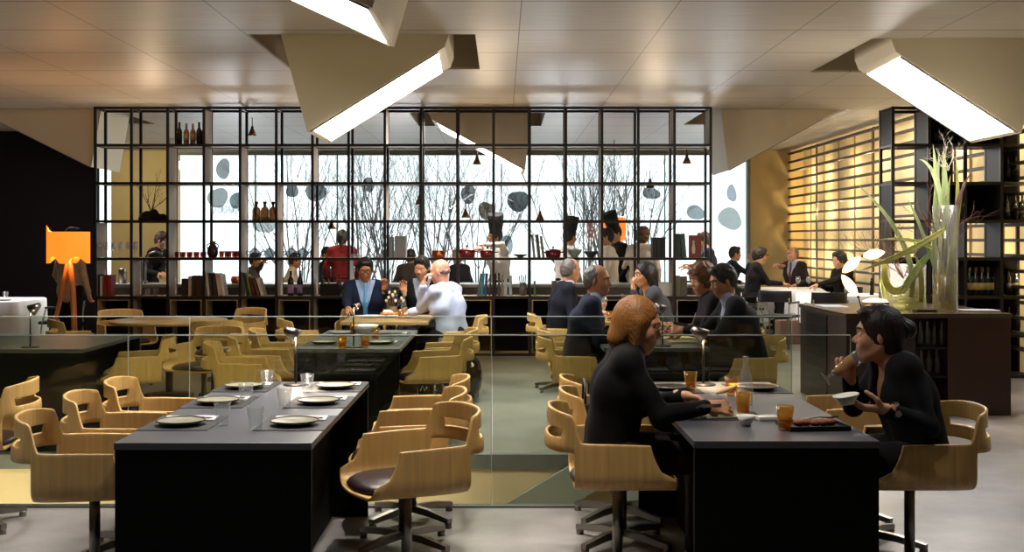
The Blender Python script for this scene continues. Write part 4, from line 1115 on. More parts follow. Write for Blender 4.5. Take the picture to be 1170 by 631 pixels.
# front right table
def dR(py): return F*.8/(py-CY)
setting(.90, 6.24, 0, 'at the far left of the front right table', PDK); setting(1.36, 6.24, 0, 'at the far right of the front right table', PDK)
place(TAMB, USED, (X(789, dR(446)), dR(446), TZ), 0, 'amber tumbler beside the far left plate on the front right table')
place(TAMB, USED, (X(836, dR(452)), dR(452), TZ), 0, 'amber tumbler behind the carafe on the front right table')
place(TAMB, USED, (X(897, dR(492)), dR(492), TZ), 0, 'amber tumbler nearest the drinking woman', scale=1.05)
place(TAMB, USED, (X(849, dR(474)), dR(474), TZ), 0, 'amber tumbler in front of the carafe', scale=1.05)
t = thing('carafe', 'clear glass bottle with slender neck on the front right table', 'bottle', (X(852, dR(466)), dR(466), TZ))
MB().lathe([(0, .002), (.034, 0), (.036, .006), (.036, .10), (.030, .14), (.016, .19), (.013, .235), (.015, .245), (.012, .245), (.010, .235), (.013, .19), (.027, .14), (.033, .10), (.033, .01), (0, .008)], 28).build('bottle_wall', M_GLASS, t)
MB().lathe([(0, .009), (.0325, .011), (.0325, .07), (0, .07)], 24).build('water', glass('water', '#dfe6d8', .1, body=.08), t)
ceram('sauce_bowl', 'small pale footed bowl in front of the carafe', 'bowl', [(0, 0), (.022, 0), (.020, .008), (.024, .012), (.042, .046), (.039, .046), (.02, .016), (0, .014)], M_WHITE, (X(848, 5.08), 5.0, TZ))
one('butter_dish', 'small square beige dish left of the amber tumbler', 'dish', MB().box((-.045, -.03, 0), (.045, .03, .018), .004), M_WHITE, (X(876, dR(480)), dR(480), TZ), .1)
t = thing('food_tray', 'square black tray with food in front of the drinking woman', 'tray', (X(930, 4.93), 4.95, TZ), .08)
MB().box((-.13, -.10, 0), (.13, .10, .006), .002).build('tray_floor', M_BLACKMETAL, t)
for a, b_, c, d in ((-.13, -.10, .13, -.092), (-.13, .092, .13, .10), (-.13, -.0915, -.122, .0915), (.122, -.0915, .13, .0915)): MB().box((a, b_, .006), (c, d, .02)).build('tray_rim', M_BLACKMETAL, t)
for i in range(5): MB().ell((-.06+.035*i, .01*math.sin(i*2), .022), (.026, .022, .016), 12).build('food_piece', mat('roast_food', '#8a4a22', .5, var=.3, scale=50), t)
one('fork', 'dark fork lying across the food tray', 'fork', MB().tube([(-.08, 0, .0), (0, 0, .006), (.05, 0, .0), (.09, .0, .004)], [.003, .003, .006, .003], 6), M_CHROME, (X(940, 4.95), 4.99, TZ+.034), .3)
one('plate', 'square pale plate under the blonde woman\'s hands', 'plate', MB().box((-.11, -.10, .0), (.11, .10, .007), .003), M_PLATE, (1.0, 5.30, TZ), .2)
one('bread_piece', 'piece of bread the blonde woman is holding over her plate', 'bread', MB().ell((0, 0, 0), (.05, .022, .012), 14, Matrix.Rotation(-.35, 3, 'Y')), mat('bread', '#d8b680', .7, var=.15, scale=40), (1.02, 5.31, .865))
one('placemat', 'dark placemat under the square plate of the blonde woman', 'placemat', MB().box((-.17, -.14, -.0008), (.17, .14, .0), 0), M_MAT, (1.0, 5.28, TZ+.0002), 0)
t = thing('knife', 'steel knife held in the blonde woman\'s near hand', 'knife', (.88, 5.17, .80), .25)
MB().tube([(-.09, 0, -.02), (.0, 0, .01)], .006, 8).build('handle', M_CHROME, t); MB().box((0, -.001, .002), (.10, .001, .018)).build('blade', M_CHROME, t)
# what the drinking woman holds
def lean_obj(t, d): t.rotation_mode = 'QUATERNION'; t.rotation_quaternion = Vector((0, 0, 1)).rotation_difference(Vector(d).normalized())
t = thing('beer_glass', 'stemmed beer glass tilted to the dark-haired woman\'s mouth', 'glass', P(943, 433, 5.36))
MB().lathe([(0, .004), (.034, .002), (.034, 0), (0, 0)], 24).build('foot', M_GLASSF, t); MB().tube([(0, 0, .003), (0, 0, .05)], [.008, .006], 12).build('stem', M_GLASSF, t)
MB().lathe([(0, .05), (.014, .052), (.026, .08), (.031, .13), (.034, .215), (.032, .215), (.029, .13), (.024, .082), (.012, .056), (0, .055)], 24).build('bowl', M_GLASS, t)
MB().lathe([(0, .057), (.012, .058), (.0235, .083), (.028, .13), (.029, .155), (0, .155)], 20).build('beer', M_BEER, t)
lean_obj(t, P(996, 398, 5.36)-P(943, 433, 5.36))
t = ceram('rice_bowl', 'small white bowl held in the dark-haired woman\'s near hand', 'bowl', [(0, 0), (.03, 0), (.032, .006), (.058, .04), (.056, .042), (.028, .010), (0, .008)], M_WHITE, (1.50, 5.06, .835))
t.rotation_euler = (0, -.18, 0)
t = thing('wristwatch', 'wristwatch with dark strap on the dark-haired woman\'s near wrist', 'watch', (1.70, 5.03, .815))
MB().lathe([(.031, -.009), (.034, -.009), (.034, .009), (.031, .009)], 20, (0, 0, 0), Matrix.Rotation(PI/2, 3, 'Y'), closed=True).build('strap', M_CUSH, t); MB().tube([(0, -.032, -.012), (0, -.039, -.014)], .014, 14).build('watch_face', M_CHROME, t)
t = thing('handbag', 'dark handbag with a thin curved handle hanging on the chair behind the blonde woman', 'bag', (.42, 5.98, .62))
MB().box((-.05, -.12, -.14), (.05, .12, .10), .02).build('bag_body', M_CUSH, t); MB().tube([(0, -.10, .09), (0, -.08, .17), (0, 0, .215), (0, .08, .17), (0, .10, .09)], .006, 8).build('handle', M_CUSH, t)

# second right table and the third tables
MENU = mat('menu_card', '#c9b68c', .7)
for i, (px, py, w_, r, l) in enumerate([(782, 386.5, .16, .1, 'open menu card lying in front of the reading man'), (763, 387, .14, -.2, 'second menu card left of the open menu'), (778, 391, .2, .05, 'long wooden serving board near the edge of the second right table')]):
    d = dR(py); one('menu_card', l, 'menu', MB().box((-w_/2, -.10, 0), (w_/2, .10, .008), .002), MENU, (X(px, d), d, TZ), r)
for px, py, l in [(742, 392, 'amber tumbler left of the pole lamp on the second right table')]:
    d = dR(py); place(TAMB, USED, (X(px, d), d, TZ), 0, l)
def wineglass(name, label, loc, h=.2, r=.035, fl=False, drink=None, group=None, proto={}):
    key = (h, r, drink is None)
    if key in proto: return dup(proto[key], loc, 0, label, group)
    t = thing(name, label, 'glass', loc, 0, group); s = .42*h
    MB().lathe([(0, .003), (r*.95, .001), (r*.95, 0), (0, 0)], 18).build('foot', M_GLASSF, t); MB().tube([(0, 0, .002), (0, 0, s)], .0035, 8).build('stem', M_GLASSF, t)
    MB().lathe([(0, s), (r*.5, s+.012), (r*.95, s+(h-s)*.35), (r, s+(h-s)*.55), (r*.8, h), (r*.77, h), (r*.96, s+(h-s)*.55), (r*.9, s+(h-s)*.35), (0, s+.006)], 20).build('bowl', M_GLASSF, t)
    if drink: MB().lathe([(0, s+.008), (r*.88, s+(h-s)*.35), (r*.93, s+(h-s)*.5), (0, s+(h-s)*.5)], 18).build('drink', drink, t)
    proto[key] = t; return t
wineglass('champagne_flute', 'champagne flute with pale gold drink on the wooden table in front of the young woman', (X(690, 11.5), 11.5, TZ), .25, .032, drink=M_BEER)
place(TAMB, USED, (X(697, 11.42), 11.42, TZ), 0, 'amber tumbler beside the champagne flute')
def p_bottle(name, m, h=.31, r=.038, label_m=None, cap_m=None, lab=(.06, .15)):
    t = thing(name, 'x', 'bottle')
    MB().lathe([(0, 0), (r*.9, 0), (r, .006), (r, h*.58), (r*.85, h*.66), (r*.42, h*.76), (r*.36, h*.96), (r*.42, h*.965), (r*.42, h), (0, h)], 20).build('bottle_body', m, t)
    if label_m: MB().lathe([(r+.0008, lab[0]), (r+.0012, lab[0]), (r+.0012, lab[1]), (r+.0008, lab[1])], 20, closed=True).build('label_band', label_m, t)
    if cap_m: MB().lathe([(0, h*1.004), (r*.5, h*1.003), (r*.5, h*.80), (r*.44, h*.80)], 16).build('capsule', cap_m, t)
    return t
B_WINE = p_bottle('wine_bottle', M_BOTTLE, label_m=mat('dark_label', '#24201c', .6)); B_AMB = p_bottle('amber_wine_bottle', M_BOTAMB, label_m=mat('straw_label', '#b5a27a', .6), h=.29)
B_LIL = p_bottle('lilac_label_bottle', M_BOTTLE, label_m=mat('lilac_label', '#a08ab8', .6), lab=(.03, .14)); B_CH = p_bottle('champagne_bottle', M_BOTTLE, h=.32, r=.044, label_m=mat('gold_label', '#b59a5a', .5), cap_m=M_GOLD, lab=(.06, .14))
B_WAT = p_bottle('water_bottle', M_GLASS, h=.26, r=.03)
place(B_WAT, USED, (X(711, 11.75), 11.75, TZ), 0, 'clear water bottle on the wooden table left of the young woman')
place(B_WAT, USED, (X(461, 12.0), 12.0, TZ), 0, 'clear water bottle beside the bald man\'s raised arm')
for px, py, pl, l in [(423, 363, PWH, 'white plate in front of the man in navy suit'), (445, 362.5, PWH, 'white plate with food in the middle of the pale wooden table')]:
    d = dR(py); place(pl, USED, (X(px, d), d, TZ), 0, l)
one('bread_roll', 'round pale bread roll on the pale wooden table', 'bread', MB().ell((0, 0, .035), (.06, .06, .038), 16), M_LINEN, (X(443, 12.1), 12.1, TZ))
for k in range(4): one('fried_snack', 'golden fried snack on the pale wooden table, %s from the left' % ORD[k], 'food', MB().ell((0, 0, 0), (.035, .03, .016), 10), mat('fried', '#c07a30', .5, var=.2, scale=40), (X(438+5*k, dR(362.5)), dR(362.5)+.02*(k % 2), TZ+.036), 0, 'fried snacks')
place(TAMB, USED, (X(458, 11.75), 11.75, TZ), 0, 'amber tumbler on the pale wooden table near the bald man')
t = thing('flower_jar', 'jar of dried pale blossoms between the two suited men', 'vase', (X(449, 12.2), 12.2, TZ))
MB().lathe([(0, 0), (.04, 0), (.045, .05), (.04, .10), (.037, .10), (.04, .05), (0, .01)], 18).build('jar', mat('tan_jar', '#6b5238', .6), t)
for k in range(9):
    a = k*2.4; r = .02+.03*(k % 3); e = Vector((r*1.4*math.cos(a), r*1.4*math.sin(a), .16+.03*(k % 4)))
    MB().tube([(0, 0, .05), e], .003, 5).build('stem', mat('twig', '#5d4a30', .8), t); MB().ell(e, (.014, .014, .018), 8).build('blossom', mat('blossom', '#d9c9a0', .8), t)
one('mobile_phone', 'dark mobile phone held at the bald man\'s ear', 'phone', MB().obox((0, 0, 0), (.012, .055, .11), Matrix.Rotation(.4, 3, 'Y')), M_BLACKMETAL, (-.75, 11.63, 1.19), .5)

# ------------------------------------------------------------------ on the open shelf
def sx(px, dy=.2): return X(px, SY0+dy)
def szr(r): return szs[r+1]+.0165
SD = SY0+.2
G = 'bottles on the top shelf row'
for px, pr, l in [(205, B_WINE, 'dark wine bottle at the left of the top-row bottles'), (213, B_AMB, 'amber wine bottle left in the top row of the shelf'), (220.5, B_AMB, 'amber wine bottle right in the top row of the shelf'), (227.5, B_WINE, 'dark wine bottle at the right of the top-row bottles'), (233.6, B_WINE, 'dark wine bottle half hidden behind a post in the top row')]:
    place(pr, USED, (sx(px), SD, szr(0)), 0, l, scale=1.0)
place(TUM, USED, (sx(196), SD, szr(0)), 0, 'small glass left of the bottles in the top shelf row')
for k in range(6): wineglass('wine_glass', 'round wine glass left of the apothecary bottles, %s from the left' % ORD[k], (sx(244+6.3*k), SD+.06*(k % 2), szr(2)), .20, .04, group='wine glasses on the third shelf row')
for k in range(11): wineglass('flute_glass', 'clear flute in the leftmost shelf compartment, %s from the left' % ORD[k], (sx(115+4.2*k), SD-.05+.09*(k % 2), szr(3)), .21, .026, group='flutes in the leftmost compartment')
wineglass('flute_glass', 'single flute glass beside the black waiter, right of the crowded flutes', (sx(153), SD, szr(3)), .21, .026)
wineglass('flute_glass', 'single flute glass in front of the black waiter\'s arm', (sx(185), SD, szr(3)), .21, .026)
RG = glass('reddish_glass', '#d9a090', .3, body=.2, bodycol='#a04a3a')
TRED = p_tumbler('red_tumbler', RG, .024, .03, .075)
for k in range(9): place(TRED, USED, (sx(203+3.9*k), SD-.04+.08*(k % 2), szr(3)), 0, 'reddish tumbler right of the waiter in black, %s from the left' % ORD[k], group='reddish tumblers left')
for k in range(5): place(TRED, USED, (sx(254+4.3*k), SD-.04+.08*(k % 2), szr(3)), 0, 'reddish tumbler right of the dark jug, %s from the left' % ORD[k], group='reddish tumblers right', scale=1.15)
def p_apoth(): 
    t = thing('apothecary_bottle', 'x', 'bottle')
    MB().lathe([(0, 0), (.05, 0), (.055, .01), (.055, .13), (.045, .165), (.018, .18), (.018, .205), (.014, .205), (.014, .18), (0, .175)], 22).build('bottle_body', glass('brown_glass', '#b08a6a', .25, body=.35, bodycol='#4a3020'), t)
    MB().lathe([(0, .20), (.016, .20), (.018, .215), (.027, .235), (.02, .252), (0, .256)], 16).build('stopper', M_BLACKMETAL, t); return t
AP = p_apoth()
for px, l in [(293, 'brown apothecary bottle at the left of three'), (302.5, 'apothecary bottle in the middle of three'), (312, 'brown apothecary bottle at the right of three')]: place(AP, USED, (sx(px), SD, szr(2)), 0, l, group='apothecary bottles')
t = thing('jug', 'dark glazed jug with two handles left of the reddish tumblers', 'jug', (sx(243), SD, szr(3)))
MB().lathe([(0, 0), (.05, 0), (.075, .05), (.07, .12), (.04, .17), (.036, .20), (.045, .22), (.040, .22), (.03, .20), (0, .19)], 22).build('jug_body', mat('jug_glaze', '#3a2418', .25), t)
for s in (1, -1): MB().tube([(.038*s, 0, .19), (.075*s, 0, .17), (.07*s, 0, .12)], .008, 8).build('handle', mat('jug_glaze', '#3a2418'), t)
M_SILV = glass('teapot_glass', '#cdd2d6', .45, body=.35, bodycol='#9aa0a6')
def p_teapot():
    t = thing('glass_teapot', 'x', 'teapot')
    MB().lathe([(0, 0), (.05, 0), (.075, .04), (.072, .08), (.04, .11), (0, .11)], 22).build('pot_body', M_SILV, t)
    MB().lathe([(0, .11), (.042, .112), (.02, .128), (.006, .132), (.014, .15), (0, .158)], 16).build('lid', M_CHROME, t)
    MB().tube([(.065, 0, .05), (.10, 0, .08), (.115, 0, .11)], [.014, .009, .006], 8).build('spout', M_SILV, t)
    MB().tube([(-.068, 0, .085), (-.11, 0, .08), (-.11, 0, .04), (-.07, 0, .03)], .006, 8).build('handle', M_CHROME, t); return t
TP = p_teapot()
for px, l in [(291, 'glass teapot leftmost under the apothecary bottles'), (308, 'glass teapot right of another in the fourth row'), (333, 'glass teapot left above the lilac-labelled bottles'), (346, 'glass teapot right above the lilac-labelled bottles')]: place(TP, USED, (sx(px), SD, szr(3)), .2, l, group='glass teapots')
CUP = thing('small_cup', 'x', 'cup'); MB().lathe([(0, 0), (.02, 0), (.034, .045), (.031, .045), (.018, .006), (0, .005)], 16).build('cup_body', M_GLASSF, CUP)
for k in range(7): place(CUP, USED, (sx(402+5.2*k), SD, szr(3)), 0, 'small pale cup right of the woman in red, %s from the left' % ORD[k], group='small cups')
def p_pot(m, name):
    t = thing(name, 'x', 'pot')
    MB().lathe([(0, 0), (.085, 0), (.10, .012), (.104, .085), (.098, .085), (.094, .015), (0, .012)], 28).build('pot_body', m, t)
    MB().lathe([(0, .118), (.03, .117), (.09, .100), (.107, .088), (.107, .084), (0, .084)], 28).build('lid', m, t); MB().lathe([(0, .118), (.008, .119), (.008, .13), (.018, .138), (.014, .15), (0, .152)], 14).build('knob', M_BLACKMETAL, t)
    for s in (1, -1): MB().tube([(.10*s, -.03, .07), (.135*s, -.025, .075), (.135*s, .025, .075), (.10*s, .03, .07)], .008, 8).build('handle', m, t)
    return t
POT = p_pot(M_REDPOT, 'dutch_oven')
for px, l, s_ in [(533.5, 'dark red lidded pot left of the bending chef', 1.1), (557, 'dark red lidded pot in front of the bending chef', 1.0), (632, 'dark red lidded pot right of the leaning books', 1.0)]: place(POT, USED, (sx(px), SD, szr(3)), 0, l, scale=s_)
t = thing('copper_saucepan', 'copper saucepan with a long handle on the shelf', 'pan', (sx(501), SD, szr(3)))
MB().lathe([(0, 0), (.085, 0), (.09, .01), (.09, .095), (.085, .095), (.084, .012), (0, .01)], 28).build('pan_body', M_COPPER, t); MB().tube([(.09, 0, .08), (.16, 0, .11), (.21, 0, .15)], .006, 8).build('handle', M_BRASS, t)
for px, w_, l in [(447.5, .045, 'grey box file at the left of the pair'), (458, .15, 'wide pale-grey upright box in the fourth row')]: one('box_file', l, 'box', MB().box((-w_/2, -.12, 0), (w_/2, .12, .29 if w_ > .1 else .28), .004), mat('grey_card', '#8f9296', .6), (sx(px), SD, szr(3)))
def bowlc(label, px, r, m, h=.085): one('mixing_bowl', label, 'bowl', MB().lathe([(0, 0), (r*.4, 0), (r*.42, .01), (r*.85, h*.6), (r, h), (r*.96, h), (r*.8, h*.62), (r*.36, .018), (0, .016)], 28), m, (sx(px), SD, szr(3)))
bowlc('celadon green bowl right of a red pot', 656.5, .105, mat('celadon', '#8fa596', .3), .11); bowlc('dark grey bowl right of the celadon bowl', 675.5, .10, mat('slate_bowl', '#3a3e42', .35), .085)
bowlc('flat dark dish on the shelf right of the bending chef', 594.5, .10, mat('slate_bowl', '#3a3e42'), .045)
# twig sculpture
t = thing('branch_sculpture', 'black dead-branch sculpture on a rock-like base in the second shelf column', 'sculpture', (sx(175), SD, szr(2)))
f = Field((-.2, -.1, -.02), (.2, .1, .24), .009); f.cone((-.12, 0, .04), (.14, 0, .03), .07, .05, .05); f.cone((-.06, 0, .08), (.02, 0, .12), .05, .03, .05)
f.wrinkle(.008, 40); f.apply(lambda Fv, p: np.maximum(Fv, -p[..., 2])); join_mesh('rock_base', [f.mesh()], mat('charred', '#15110f', .9), t)
def twigs(t, base, n, L, r, m, seed, up=(0, 0, 1), spread=.9, name='twig', depth=3, flat=1):
    R = random.Random(seed); b = MB()
    def grow(p, d, L, r, k):
        pts = [p]; 
        for i in range(4):
            d = (d+Vector((R.uniform(-1, 1), R.uniform(-1, 1)*flat, R.uniform(-.6, .8)))*.33*spread).normalized(); p = p+d*L/4; pts.append(p)
            if k > 0 and i > 0 and R.random() < .75: grow(p, (d+Vector((R.uniform(-1, 1), R.uniform(-1, 1)*flat, R.uniform(-.3, .8)))*.9*spread).normalized(), L*.6, r*.6, k-1)
        b.tube(pts, [r, r*.9, r*.75, r*.6, r*.4], 5)
    for i in range(n): grow(Vector(base), (Vector(up)+Vector((R.uniform(-1, 1), R.uniform(-1, 1)*flat, 0))*spread).normalized(), L*R.uniform(.7, 1.1), r, depth)
    return b.build(name, m, t)
twigs(t, (-.03, 0, .12), 5, .28, .006, mat('charred', '#15110f'), 5, spread=.7, flat=.3)
# books
R = random.Random(3)
def book(px0, w_, h_, dep, tilt, col, label, row, dy=.06):
    z = szr(row); x = sx(px0, dy)
    t = thing('book', label, 'book', (x, SY0+dy, z)); M = Matrix.Rotation(tilt, 3, 'Y'); o = Vector((w_/2 if tilt >= 0 else -w_/2, 0, 0))
    m = mat('cover_'+col[1:], col, .6); c = Vector((0, dep/2, h_/2))
    def bx(c_, s_, name, mm):
        MB().obox(M@(Vector(c_)-o)+o*0+Vector((0, 0, 0)), s_, M).build(name, mm, t)
    bx((0, .002, h_/2), (w_, .004, h_), 'spine', m); 
    for s in (1, -1): bx((s*(w_/2-.0015), dep/2+.004, h_/2), (.003, dep, h_), 'cover_board', m)
    bx((0, dep/2+.002, h_/2), (w_-.0065, dep-.008, h_-.008), 'page_block', mat('pages', '#cfc5ae', .9))
    t.location.z += .0005
def shelf_books(row, items, where):
    for i, (px, w_, h_, tl, col, cn) in enumerate(items):
        book(px, w_, h_, .20, tl, col, '%s book, number %d %s' % (cn, i+1, where), row)
shelf_books(4, [(112.5, .045, .29, 0, '#181818', 'black'), (117, .035, .26, 0, '#cfc8bc', 'off-white'), (121.8, .042, .28, 0, '#8e1f18', 'red'), (126.6, .045, .28, 0, '#9c251c', 'bright red')], 'in leftmost book compartment')
shelf_books(4, [(212.5, .06, .23, 0, '#2a1a14', 'dark brown'), (218.6, .04, .26, 0, '#b5aa92', 'cream'), (223.4, .05, .27, 0, '#3c2016', 'brown leather'), (229.2, .055, .27, 0, '#4a2a1c', 'brown leather with bands')], 'below the reddish tumblers')
shelf_books(4, [(237.5, .022, .31, -.10, '#d8d0c4', 'thin cream leaning'), (241.5, .028, .31, -.10, '#2a1c18', 'dark leaning'), (245.5, .028, .30, -.12, '#3a2a24', 'dark brown leaning'), (249.5, .045, .30, -.14, '#cdb9a2', 'wide tan leaning'), (254.5, .03, .29, -.16, '#e0dad2', 'white leaning')], 'below the dark jug')
shelf_books(4, [(281.5, .03, .31, -.16, '#23301c', 'dark green leaning'), (285.5, .026, .29, -.20, '#6c7a2c', 'olive leaning'), (289.5, .028, .26, -.24, '#5c2018', 'maroon leaning'), (294, .03, .25, -.26, '#5a3a28', 'brown leaning'), (298.5, .04, .24, -.30, '#c9bba4', 'pale leaning')], 'below the left glass teapots')
shelf_books(4, [(547.5, .03, .30, .14, '#4a5a62', 'slate leaning'), (551.5, .035, .30, .10, '#1f7a86', 'teal leaning'), (556, .035, .30, .06, '#2a3a6a', 'blue leaning'), (560.5, .02, .29, .02, '#14282a', 'dark')], 'under bending chef, left group')
shelf_books(4, [(567, .04, .30, 0, '#231d1a', 'black'), (571.5, .03, .31, 0, '#3a3330', 'charcoal'), (575, .025, .29, 0, '#7a6a5a', 'taupe'), (579.5, .045, .27, 0, '#8fa0aa', 'pale blue-grey'), (585, .04, .27, 0, '#8a969a', 'grey')], 'from left, right group under bending chef')
shelf_books(3, [(609.5, .03, .31, -.10, '#8a7f78', 'grey-brown leaning'), (614.5, .04, .31, -.10, '#4a4240', 'dark grey leaning'), (620, .03, .29, -.12, '#6a605a', 'taupe leaning')], 'left of the red pot in the fourth shelf row')
shelf_books(3, [(750, .05, .27, 0, '#141213', 'black'), (755, .05, .27, 0, '#1b1816', 'black-brown'), (760.5, .055, .27, 0, '#121010', 'thick black')], 'right of the white-jacketed cook')
shelf_books(3, [(774, .05, .32, -.08, '#31443a', 'green'), (779.5, .06, .32, -.08, '#3c5244', 'sea green')], 'at right end of shelf')
shelf_books(4, [(735, .05, .24, 0, '#6a6a58', 'khaki'), (741, .06, .25, 0, '#7c7a66', 'pale olive'), (777, .09, .27, 0, '#6a6848', 'olive box'), (785, .09, .26, 0, '#4f4a38', 'dark olive')], 'behind the curly-haired person')
shelf_books(4, [(612, .02, .20, .0, '#2f6a4a', 'green'), (636, .06, .2, 0, '#5a4a40', 'brown')], 'behind the far man in the dark suit')
t = thing('framed_picture', 'small reddish-brown picture with a pale figure at the right end of the shelf', 'picture', (sx(794, .12), SY0+.12, szr(3)+.001), 0)
MB().box((-.085, -.008, 0), (.085, .008, .30), .003).build('picture_panel', mat('terracotta_panel', '#7c3a28', .6, var=.1), t)
b = MB().lathe([(0, .05), (.022, .06), (.026, .12), (.016, .17), (.008, .185), (.014, .205), (.012, .225), (0, .23)], 12); [setattr(v, 'co', Vector((v.co.x-.02, v.co.y*.08-.0095, v.co.z))) for v in b.bm.verts]; b.build('pale_figure', mat('pale_figure', '#cbb9a0', .7), t)
for px, l in [(333, 'dark wine bottle with lilac label, left of the pair'), (343.5, 'dark wine bottle with lilac label, right of the pair')]: place(B_LIL, USED, (sx(px), SD-.05, szr(4)), 0, l, scale=1.08)
t = thing('bottle_crate', 'black open crate holding condiments under the woman in red', 'crate', (sx(378), SD, szr(4)))
for a in ((-.13, -.1, 0, .13, .1, .012), (-.13, -.1, .0125, -.12, .1, .16), (.12, -.1, .0125, .13, .1, .16), (-.1195, -.1, .0125, .1195, -.09, .16), (-.1195, .09, .0125, .1195, .1, .16)): MB().box(a[:3], a[3:]).build('crate_side', M_BLACKMETAL, t)
for px, pr, s_, l in [(369, B_WINE, .8, 'short dark bottle at the left in the black crate'), (376, B_AMB, .75, 'amber bottle in the middle of the black crate'), (387, B_WINE, .85, 'dark bottle at the right in the black crate')]: place(pr, USED, (sx(px), SD, szr(4)+.0125), 0, l, scale=s_)
for px, l in [(171, 'low clear tumbler left in the compartment under the waiter'), (180.5, 'low clear tumbler right in the compartment under the waiter')]: place(TUM, USED, (sx(px), SD-.1, szr(4)), 0, l)
t = thing('utensil_holder', 'tall cylindrical holder with kitchen tools right of the grey books', 'utensil holder', (sx(597.5), SD+.05, szr(4)))
MB().lathe([(0, 0), (.045, 0), (.045, .17), (.041, .17), (.041, .01), (0, .01)], 20).build('holder_body', mat('holder_grey', '#6a655f', .5), t)
for k in range(4): MB().tube([(.01*k-.015, 0, .02), (.03*k-.05, .01, .26+.02*(k % 2))], [.004, .007], 6).build('tool', M_BLACKMETAL, t)
for px, w_, l in [(592, .2, 'low grey storage box below the utensil holder at the right'), (640, .3, 'low grey storage box behind the far man')]:
    pass
t = thing('white_box', 'low white crockery box in the lowest shelf row right of the picture', 'box', (sx(760), SD, szr(4))); MB().box((-.11, -.1, 0), (.10, .1, .18), .005).build('box_body', mat('offwhite_box', '#b8b2a4', .6), t)
# small brass work lamps clamped to the shelf frame
def bell_lamp(px, py, label, y=SY1, up=.08, s=1.0):
    z = Z(py, y+.06); x = X(px, y+.06)
    t = thing('clamp_lamp', label, 'lamp', (x, y+.075, z))
    MB().tube([(0, -.04, .09*s+up), (0, 0, .09*s+up), (0, 0, .05*s)], .006, 8).build('bracket', M_BLACKMETAL, t)
    MB().lathe([(0, .06*s), (.018*s, .058*s), (.022*s, .02*s), (.045*s, -.03*s), (.062*s, -.07*s), (.058*s, -.07*s), (.04*s, -.03*s), (0, .01*s)], 20).build('bell_shade', M_BRASS, t)
    MB().ell((0, 0, -.045*s), (.018, .018, .022), 10).build('bulb', emis('warm_bulb', '#ffb070', 6), t)
for px, py, l in [(288, 149, 'brass bell lamp at the top left of the shelf'), (545, 182, 'brass bell lamp hanging below the top row near the centre scoop'), (479, 228, 'brass bell lamp in the third row above the copper pan'), (532, 243, 'brass bell lamp in the third row near the bending chef'),
                  (379, 256, 'brass bell lamp above the woman in red'), (617, 246, 'brass bell lamp between the two left chefs'), (743, 209, 'brass bell lamp above the tall black hat'), (785, 181, 'brass bell lamp in the second row at the right end')]: bell_lamp(px, py, l)
t = thing('orange_lantern', 'orange glowing lantern behind the bareheaded cook', 'lamp', (X(702, 21), 21, Z(262, 21)))
MB().lathe([(.0, .22), (.2, .21), (.22, 0), (.2, -.21), (0, -.22)], 24).build('lantern_shade', glow('lantern_glow', '#ff6a20', .9, '#d8702c'), t); MB().tube([(0, 0, .2), (0, 0, CEIL-Z(262, 21))], .008, 6).build('cord', M_BLACKMETAL, t)
# kitchen tap on the counter
t = thing('kitchen_tap', 'curved pale steel tap in front of the waiter\'s arm', 'tap', (X(166, 16.4), 16.4, .93))
MB().tube([(0, 0, 0), (0, 0, .30), (.05, 0, .42), (.16, 0, .46), (.24, 0, .42)], .016, 10).build('spout', M_CHROME, t); MB().tube([(0, 0, 0), (0, 0, .04)], .03, 12).build('collar', M_CHROME, t)
ceram('steel_canister', 'steel canister on the counter behind the red books', 'canister', [(0, 0), (.055, 0), (.055, .2), (.05, .21), (.02, .215), (0, .215)], M_CHROME, (X(140, 16.5), 16.5, .931))
ceram('orange_pot', 'small orange pot on the counter below the dark jug', 'pot', [(0, 0), (.05, 0), (.065, .05), (.05, .1), (.045, .1), (.06, .05), (0, .01)], mat('orange_glaze', '#b8501c', .4), (X(269, 16.5), 16.5, .931))

# ------------------------------------------------------------------ right bottle shelf
def rx(px): return X(px, RY0+.2)
def rzr(r): return rzs[r+1]+.0165
for k in range(5): place(B_CH, USED, (rx(1107.5+7.2*k), RY0+.2, rzr(4)), 0, 'gold-labelled champagne bottle behind the bar counter, %s from the left' % ORD[k], group='champagne bottles', scale=1.0)
for r, pxs_, g_, l in [(0, (1072, 1080, 1089, 1097), 'top row bottles', 'dark bottle in the top row behind the twigs'), (4, (1152, 1161), 'bottles at the right edge, middle', 'dark bottle at the right photo edge level with the champagne'), (2, (1150, 1160, 1168), 'right dark bottles', 'dark bottle in the black compartment at the right photo edge'),
                    (1, (1151, 1160), 'upper right bottles', 'dark bottle in the upper right compartment'), (5, (1110, 1120, 1130, 1152, 1162), 'low row bottles', 'dark bottle in the low row behind the bar counter'), (5, (1028, 1038, 1048), 'low left bottles', 'dark bottle low on the left of the bottle shelf')]:
    for k, p_ in enumerate(pxs_): place(B_WINE, USED, (rx(p_), RY0+.2, rzr(r)), 0, l+', %s from the left' % ORD[k], group=g_, scale=.95)
for r, xs_ in ((0, (X(1052, 10.35), X(1060, 10.35), X(1068, 10.35), X(1076, 10.35))), (1, (X(1053, 10.35), X(1062, 10.35), X(1071, 10.35)))):
    for k, x in enumerate(xs_): place(B_WAT, USED, (x, 10.36, .60 if r == 0 else .345), 0, 'clear bottle in the %s niche of the bar counter, %s from the left' % ('upper' if r == 0 else 'lower', ORD[k]), group='counter niche bottles %d' % r, scale=.85)

